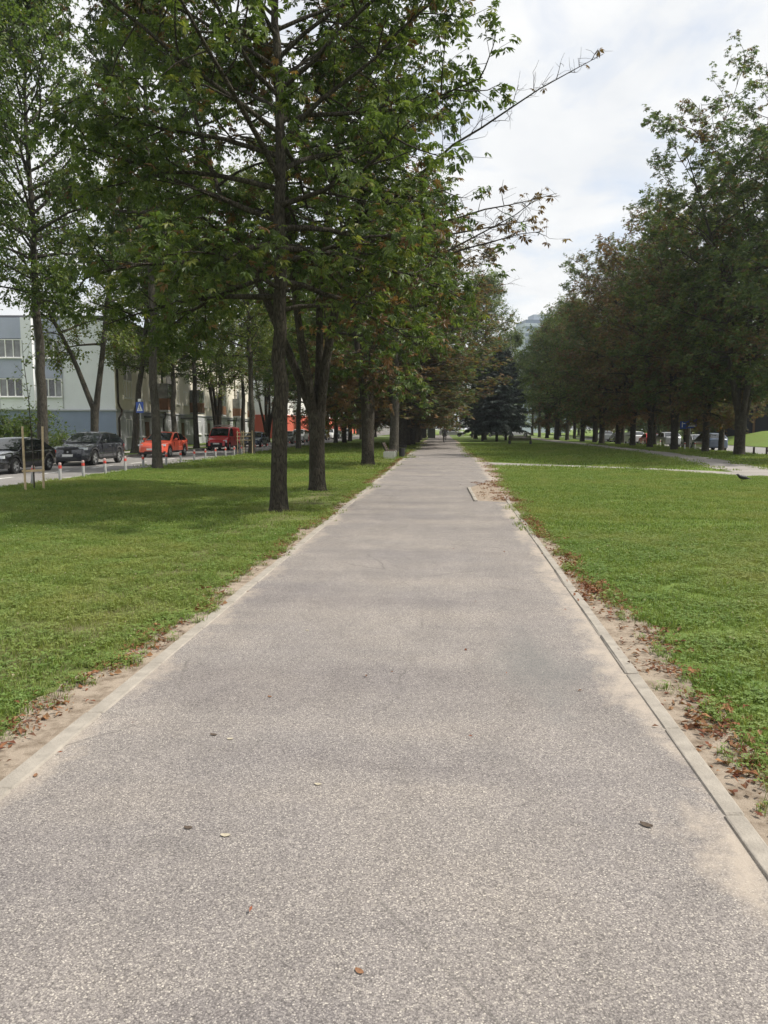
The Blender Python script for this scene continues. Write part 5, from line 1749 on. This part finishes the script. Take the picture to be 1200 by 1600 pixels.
def litter_patch(name, seed, n, rad, size, dense_green=False):
    rng = np.random.default_rng(seed)
    r = rad * np.sqrt(rng.random(n)); a = rng.uniform(0, 6.283, n)
    P = np.stack([r * np.cos(a), r * np.sin(a), rng.uniform(.004, .02, n)], 1)
    b = rng.uniform(0, 6.283, n)
    tilt = rng.normal(0, .35, n)
    dd = np.stack([np.cos(b), np.sin(b), tilt], 1)
    ss = np.stack([-np.sin(b), np.cos(b), rng.normal(0, .4, n)], 1)
    L = (size * rng.uniform(.5, 1.3, n))[:, None]
    curl = np.array([0, 0, 1.0]) * L * rng.uniform(.05, .3, n)[:, None]
    wd = rng.uniform(.14, .30, n)[:, None]
    V = np.stack([P, P + dd * L * .55 + ss * L * wd + curl, P + dd * L, P + dd * L * .55 - ss * L * wd + curl * .6], 1).reshape(-1, 3)
    V[:, 2] = np.maximum(V[:, 2], .003)
    pal = np.array([(.13, .055, .026), (.19, .085, .04), (.10, .05, .03), (.25, .14, .07), (.17, .06, .032)])
    C = np.repeat(pal[rng.integers(0, 5, n)] * rng.uniform(.7, 1.2, (n, 1)), 4, 0)
    return np_mesh(name, V, np.arange(len(V)).reshape(-1, 4), 'litter', C)

def scatter(name, pts, scl, protos, label, cat, seed=1):
    """Point mesh whose points carry instanced patches through a geometry-nodes modifier."""
    pts = np.asarray(pts, np.float32)
    me = bpy.data.meshes.new(name)
    me.vertices.add(len(pts))
    me.vertices.foreach_set('co', pts.ravel())
    at = me.attributes.new('patch_scale', 'FLOAT', 'POINT')
    at.data.foreach_set('value', np.asarray(scl, np.float32))
    o = link_mesh(name, me)
    tag(o, label, cat, kind='stuff')
    ng = bpy.data.node_groups.new(name + '_scatter', 'GeometryNodeTree')
    ng.interface.new_socket('Geometry', in_out='INPUT', socket_type='NodeSocketGeometry')
    ng.interface.new_socket('Geometry', in_out='OUTPUT', socket_type='NodeSocketGeometry')
    N = ng.nodes.new
    gi, go = N('NodeGroupInput'), N('NodeGroupOutput')
    iop = N('GeometryNodeInstanceOnPoints')
    ng.links.new(gi.outputs[0], iop.inputs['Points'])
    jn = N('GeometryNodeJoinGeometry')
    for pm in reversed(protos):
        po = bpy.data.objects.new(name + '_patch', pm)
        oi = N('GeometryNodeObjectInfo')
        oi.inputs['Object'].default_value = po
        oi.inputs['As Instance'].default_value = True
        ng.links.new(oi.outputs['Geometry'], jn.inputs[0])
    ng.links.new(jn.outputs[0], iop.inputs['Instance'])
    iop.inputs['Pick Instance'].default_value = True
    ri = N('FunctionNodeRandomValue'); ri.data_type = 'INT'
    ri.inputs[4].default_value = 0; ri.inputs[5].default_value = len(protos) - 1
    ri.inputs['Seed'].default_value = seed
    ng.links.new(ri.outputs[2], iop.inputs['Instance Index'])
    rr = N('FunctionNodeRandomValue'); rr.data_type = 'FLOAT_VECTOR'
    rr.inputs[0].default_value = (-.08, -.08, 0); rr.inputs[1].default_value = (.08, .08, 6.283)
    rr.inputs['Seed'].default_value = seed + 5
    ng.links.new(rr.outputs[0], iop.inputs['Rotation'])
    na = N('GeometryNodeInputNamedAttribute'); na.data_type = 'FLOAT'
    na.inputs['Name'].default_value = 'patch_scale'
    ng.links.new(na.outputs[0], iop.inputs['Scale'])
    ng.links.new(iop.outputs[0], go.inputs[0])
    md = o.modifiers.new('scatter', 'NODES')
    md.node_group = ng
    return o

eL = np.vectorize(edge_left); eR = np.vectorize(edge_right)
def lawn_ok(x, y, pad=.03, rag=.0, rng=None):
    j = rng.normal(0, rag, len(x)) if rag else 0
    ok = ((x > LAWN_L + .15) & (x < eL(y) - pad + j)) | ((x > eR(y) + pad + j) & (x < 20.4))
    ok &= ~inside_strip(x, y, CROSS, .05) & ~inside_strip(x, y, SECOND, .05)
    return ok

rng = np.random.default_rng(99)
def band(y0, y1, dens, xa=-12.9, xb=20.4):
    n = int((y1 - y0) * (xb - xa) * dens)
    x = rng.uniform(xa, xb, n); y = rng.uniform(y0, y1, n)
    # keep what the lens could see with a generous margin
    k = (np.abs(x + y * .075) < y * .62 + 2.5)
    x, y = x[k], y[k]
    ok = lawn_ok(x, y, .02, .05, rng)
    # thin, worn turf round the first trees
    worn = np.exp(-((x + 3.3) / 1.3) ** 2) * (.25 + .75 * np.exp(-((y - 18) / 5) ** 2)) * .8
    ok &= rng.random(len(x)) > worn
    return np.stack([x[ok], y[ok], np.full(ok.sum(), .0)], 1)
near = [blade_patch('turf', s, 150, .17, .018, .058, .0036, clover=10) for s in (1, 2, 3)] + \
       [blade_patch('turf', 4, 150, .15, .025, .085, .004, clover=3), blade_patch('turf', 5, 90, .17, .018, .045, .004, clover=45), blade_patch('turf', 6, 130, .17, .02, .058, .0036, clover=14, white=1),
        blade_patch('turf', 7, 150, .17, .02, .062, .0038, clover=8), blade_patch('turf', 8, 150, .17, .02, .07, .0038, clover=3),
        blade_patch('turf', 9, 130, .17, .015, .05, .0036, clover=16, cols=((.13, .15, .04), (.19, .22, .06), (.26, .27, .10), (.33, .31, .15)))]
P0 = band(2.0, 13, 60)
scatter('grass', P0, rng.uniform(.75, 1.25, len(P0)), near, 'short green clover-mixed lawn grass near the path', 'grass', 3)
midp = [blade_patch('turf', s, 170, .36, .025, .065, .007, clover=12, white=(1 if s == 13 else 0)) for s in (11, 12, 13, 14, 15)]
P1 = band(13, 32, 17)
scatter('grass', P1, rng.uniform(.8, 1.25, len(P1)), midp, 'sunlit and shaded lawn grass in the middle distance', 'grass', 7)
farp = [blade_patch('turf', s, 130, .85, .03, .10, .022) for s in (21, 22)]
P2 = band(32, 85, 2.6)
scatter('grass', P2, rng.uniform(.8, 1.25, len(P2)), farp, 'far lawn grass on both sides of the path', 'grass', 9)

# ragged tufts creeping over the verges
def tufts(edge, sgn, y0, y1, dens):
    n = int((y1 - y0) * dens)
    y = rng.uniform(y0, y1, n)
    x = edge(y) + sgn * np.abs(rng.normal(0, .10, n)) * -1
    return np.stack([x, y, np.zeros(n)], 1)
tp = [blade_patch('tuft', s, 26, .05, .03, .09, .0045, clover=5, lean=.9) for s in (31, 32, 33)]
PT = np.concatenate([tufts(eL, -1, 2.5, 24, 9), tufts(eR, 1, 2.5, 24, 8)])
scatter('grass_tufts', PT, rng.uniform(.6, 1.3, len(PT)), tp, 'stray grass tufts growing out over the sandy verges', 'grass', 13)

# dead chestnut leaves gathered along both verges
lp = [litter_patch('litter', s, 16, .15, .048) for s in (41, 42, 43, 44)]
def litter_pts(edge, kerb, y0, y1, dens, sgn):
    n = int((y1 - y0) * dens)
    y = rng.uniform(y0, y1, n)
    # gathers in drifts
    drift = np.array([.5 + .5 * wob(q * .7, 9.0 + sgn) for q in y])
    k = rng.random(n) < np.clip(drift, .08, 1)
    y = y[k]
    t = np.clip(rng.beta(2.2, 1.5, len(y)), 0, 1.25)
    e, kb = edge(y), kerb(y)
    x = kb + (e + sgn * .06 - kb) * t
    return np.stack([x, y, np.full(len(y), .006)], 1)
PLt = np.concatenate([litter_pts(eL, lambda y: np.full(len(y), XL - .16), 2.5, 60, 20, -1),
                      litter_pts(eR, lambda y: np.vectorize(XR)(y) + .14, 2.5, 19, 40, 1),
                      litter_pts(eR, lambda y: np.full(len(y), .95), 18.4, 24.5, 40, 1),
                      litter_pts(eR, lambda y: np.vectorize(path_right)(y) - .1, 24.5, 60, 14, 1)])
scatter('leaf_litter', PLt, rng.uniform(.6, 1.2, len(PLt)), lp, 'russet dead chestnut leaves drifted along both path verges', 'leaves', 17)
# sparse leaves and crumbs over path and lawn
ns = 420
ysx = rng.uniform(2.2, 45, ns); xsx = rng.uniform(-7, 4.5, ns)
kk = (np.abs(xsx + ysx * .075) < ysx * .6 + 1)
one = [litter_patch('litter_one', s, 1, 0.001, .045) for s in (51, 52, 53)]
PS = np.stack([xsx[kk], ysx[kk], np.full(kk.sum(), .014)], 1)
scatter('scattered_leaves', PS, rng.uniform(.35, .95, len(PS)), one, 'tiny dry leaf scraps sprinkled over path and lawn', 'leaves', 19)

# the few single leaves that lie on the open asphalt
def fallen(x, y, L, rz, mat, label):
    L *= .78
    mb = MB()
    w = L * .26
    n_ = 7
    for i in range(n_):
        t = i / (n_ - 1)
        ww = w * math.sin(math.pi * (t * .88 + .08)) + .001
        zc = .001 + .010 * L / .06 * (abs(t - .5) * 1.2) ** 1.8
        mb.v += [(-ww, (t - .5) * L, zc + .004 * L / .06), (0, (t - .5) * L, zc), (ww, (t - .5) * L, zc + .006 * L / .06)]
    for i in range(n_ - 1):
        for j in range(2):
            mb.f.append((i * 3 + j, i * 3 + j + 1, i * 3 + 4 + j, i * 3 + 3 + j))
    o = mb.build('fallen_leaf', mat, None, True, loc=(x, y, PZ + .001))
    o.rotation_euler = (0, 0, rz)
    tag(o, label, 'leaf', 'single leaves on the asphalt')
plain('leaf_brown', (.20, .10, .05), .8, .3, 40)
plain('leaf_pale', (.36, .32, .24), .8, .2, 40)
plain('leaf_dark', (.07, .05, .035), .8, .3, 40)
for (x, y, L, rz, mt, lb_) in ((-1.28, 4.12, .055, 1.3, 'leaf_dark', 'dark curled leaf left of a pale one on the left half of the path'),
                              (-1.17, 4.07, .045, 1.7, 'leaf_pale', 'small pale leaf right beside a dark curled one'),
                              (-.59, 3.56, .045, 1.5, 'leaf_pale', 'pale leaf scrap lying alone near the middle of the path'),
                              (-1.09, 3.11, .05, 1.4, 'leaf_dark', 'dark leaf in the lower left of the path'),
                              (-.91, 3.06, .055, 1.6, 'leaf_pale', 'pale oval leaf just right of a dark leaf, lower left'),
                              (-.25, 2.28, .045, .9, 'leaf_brown', 'rusty brown leaf nearest the camera at the bottom'),
                              (.91, 3.28, .075, .9, 'leaf_dark', 'dark curled leaf near the right kerb'),
                              (-1.14, 6.40, .045, 1.2, 'leaf_pale', 'pale leaf farther up the left half of the path'),
                              (-1.10, 4.76, .04, 1.1, 'leaf_brown', 'brown leaf scrap above the pale and dark pair'),
                              (-2.02, 3.55, .05, .4, 'leaf_brown', 'brown leaf lying on the left edging')):
    fallen(x, y, L, rz, mt, lb_)

# ------------------------------------------------------------------ the air
m_, nt_, b_ = new_mat('air')
nt_.nodes.remove(b_)
pvn = nt_.nodes.new('ShaderNodeVolumePrincipled')
pvn.inputs['Color'].default_value = (0.86, 0.92, 1.0, 1)
pvn.inputs['Density'].default_value = 0.00028
pvn.inputs['Anisotropy'].default_value = 0.3
nt_.links.new(pvn.outputs[0], nt_.nodes['Material Output'].inputs['Volume'])
hz = MB().box(-640, 640, -90, 940, -1.8, 62).build('haze', 'air')
tag(hz, 'faint pale summer haze filling the park', 'haze', kind='stuff')
scene.cycles.volume_bounces = 0
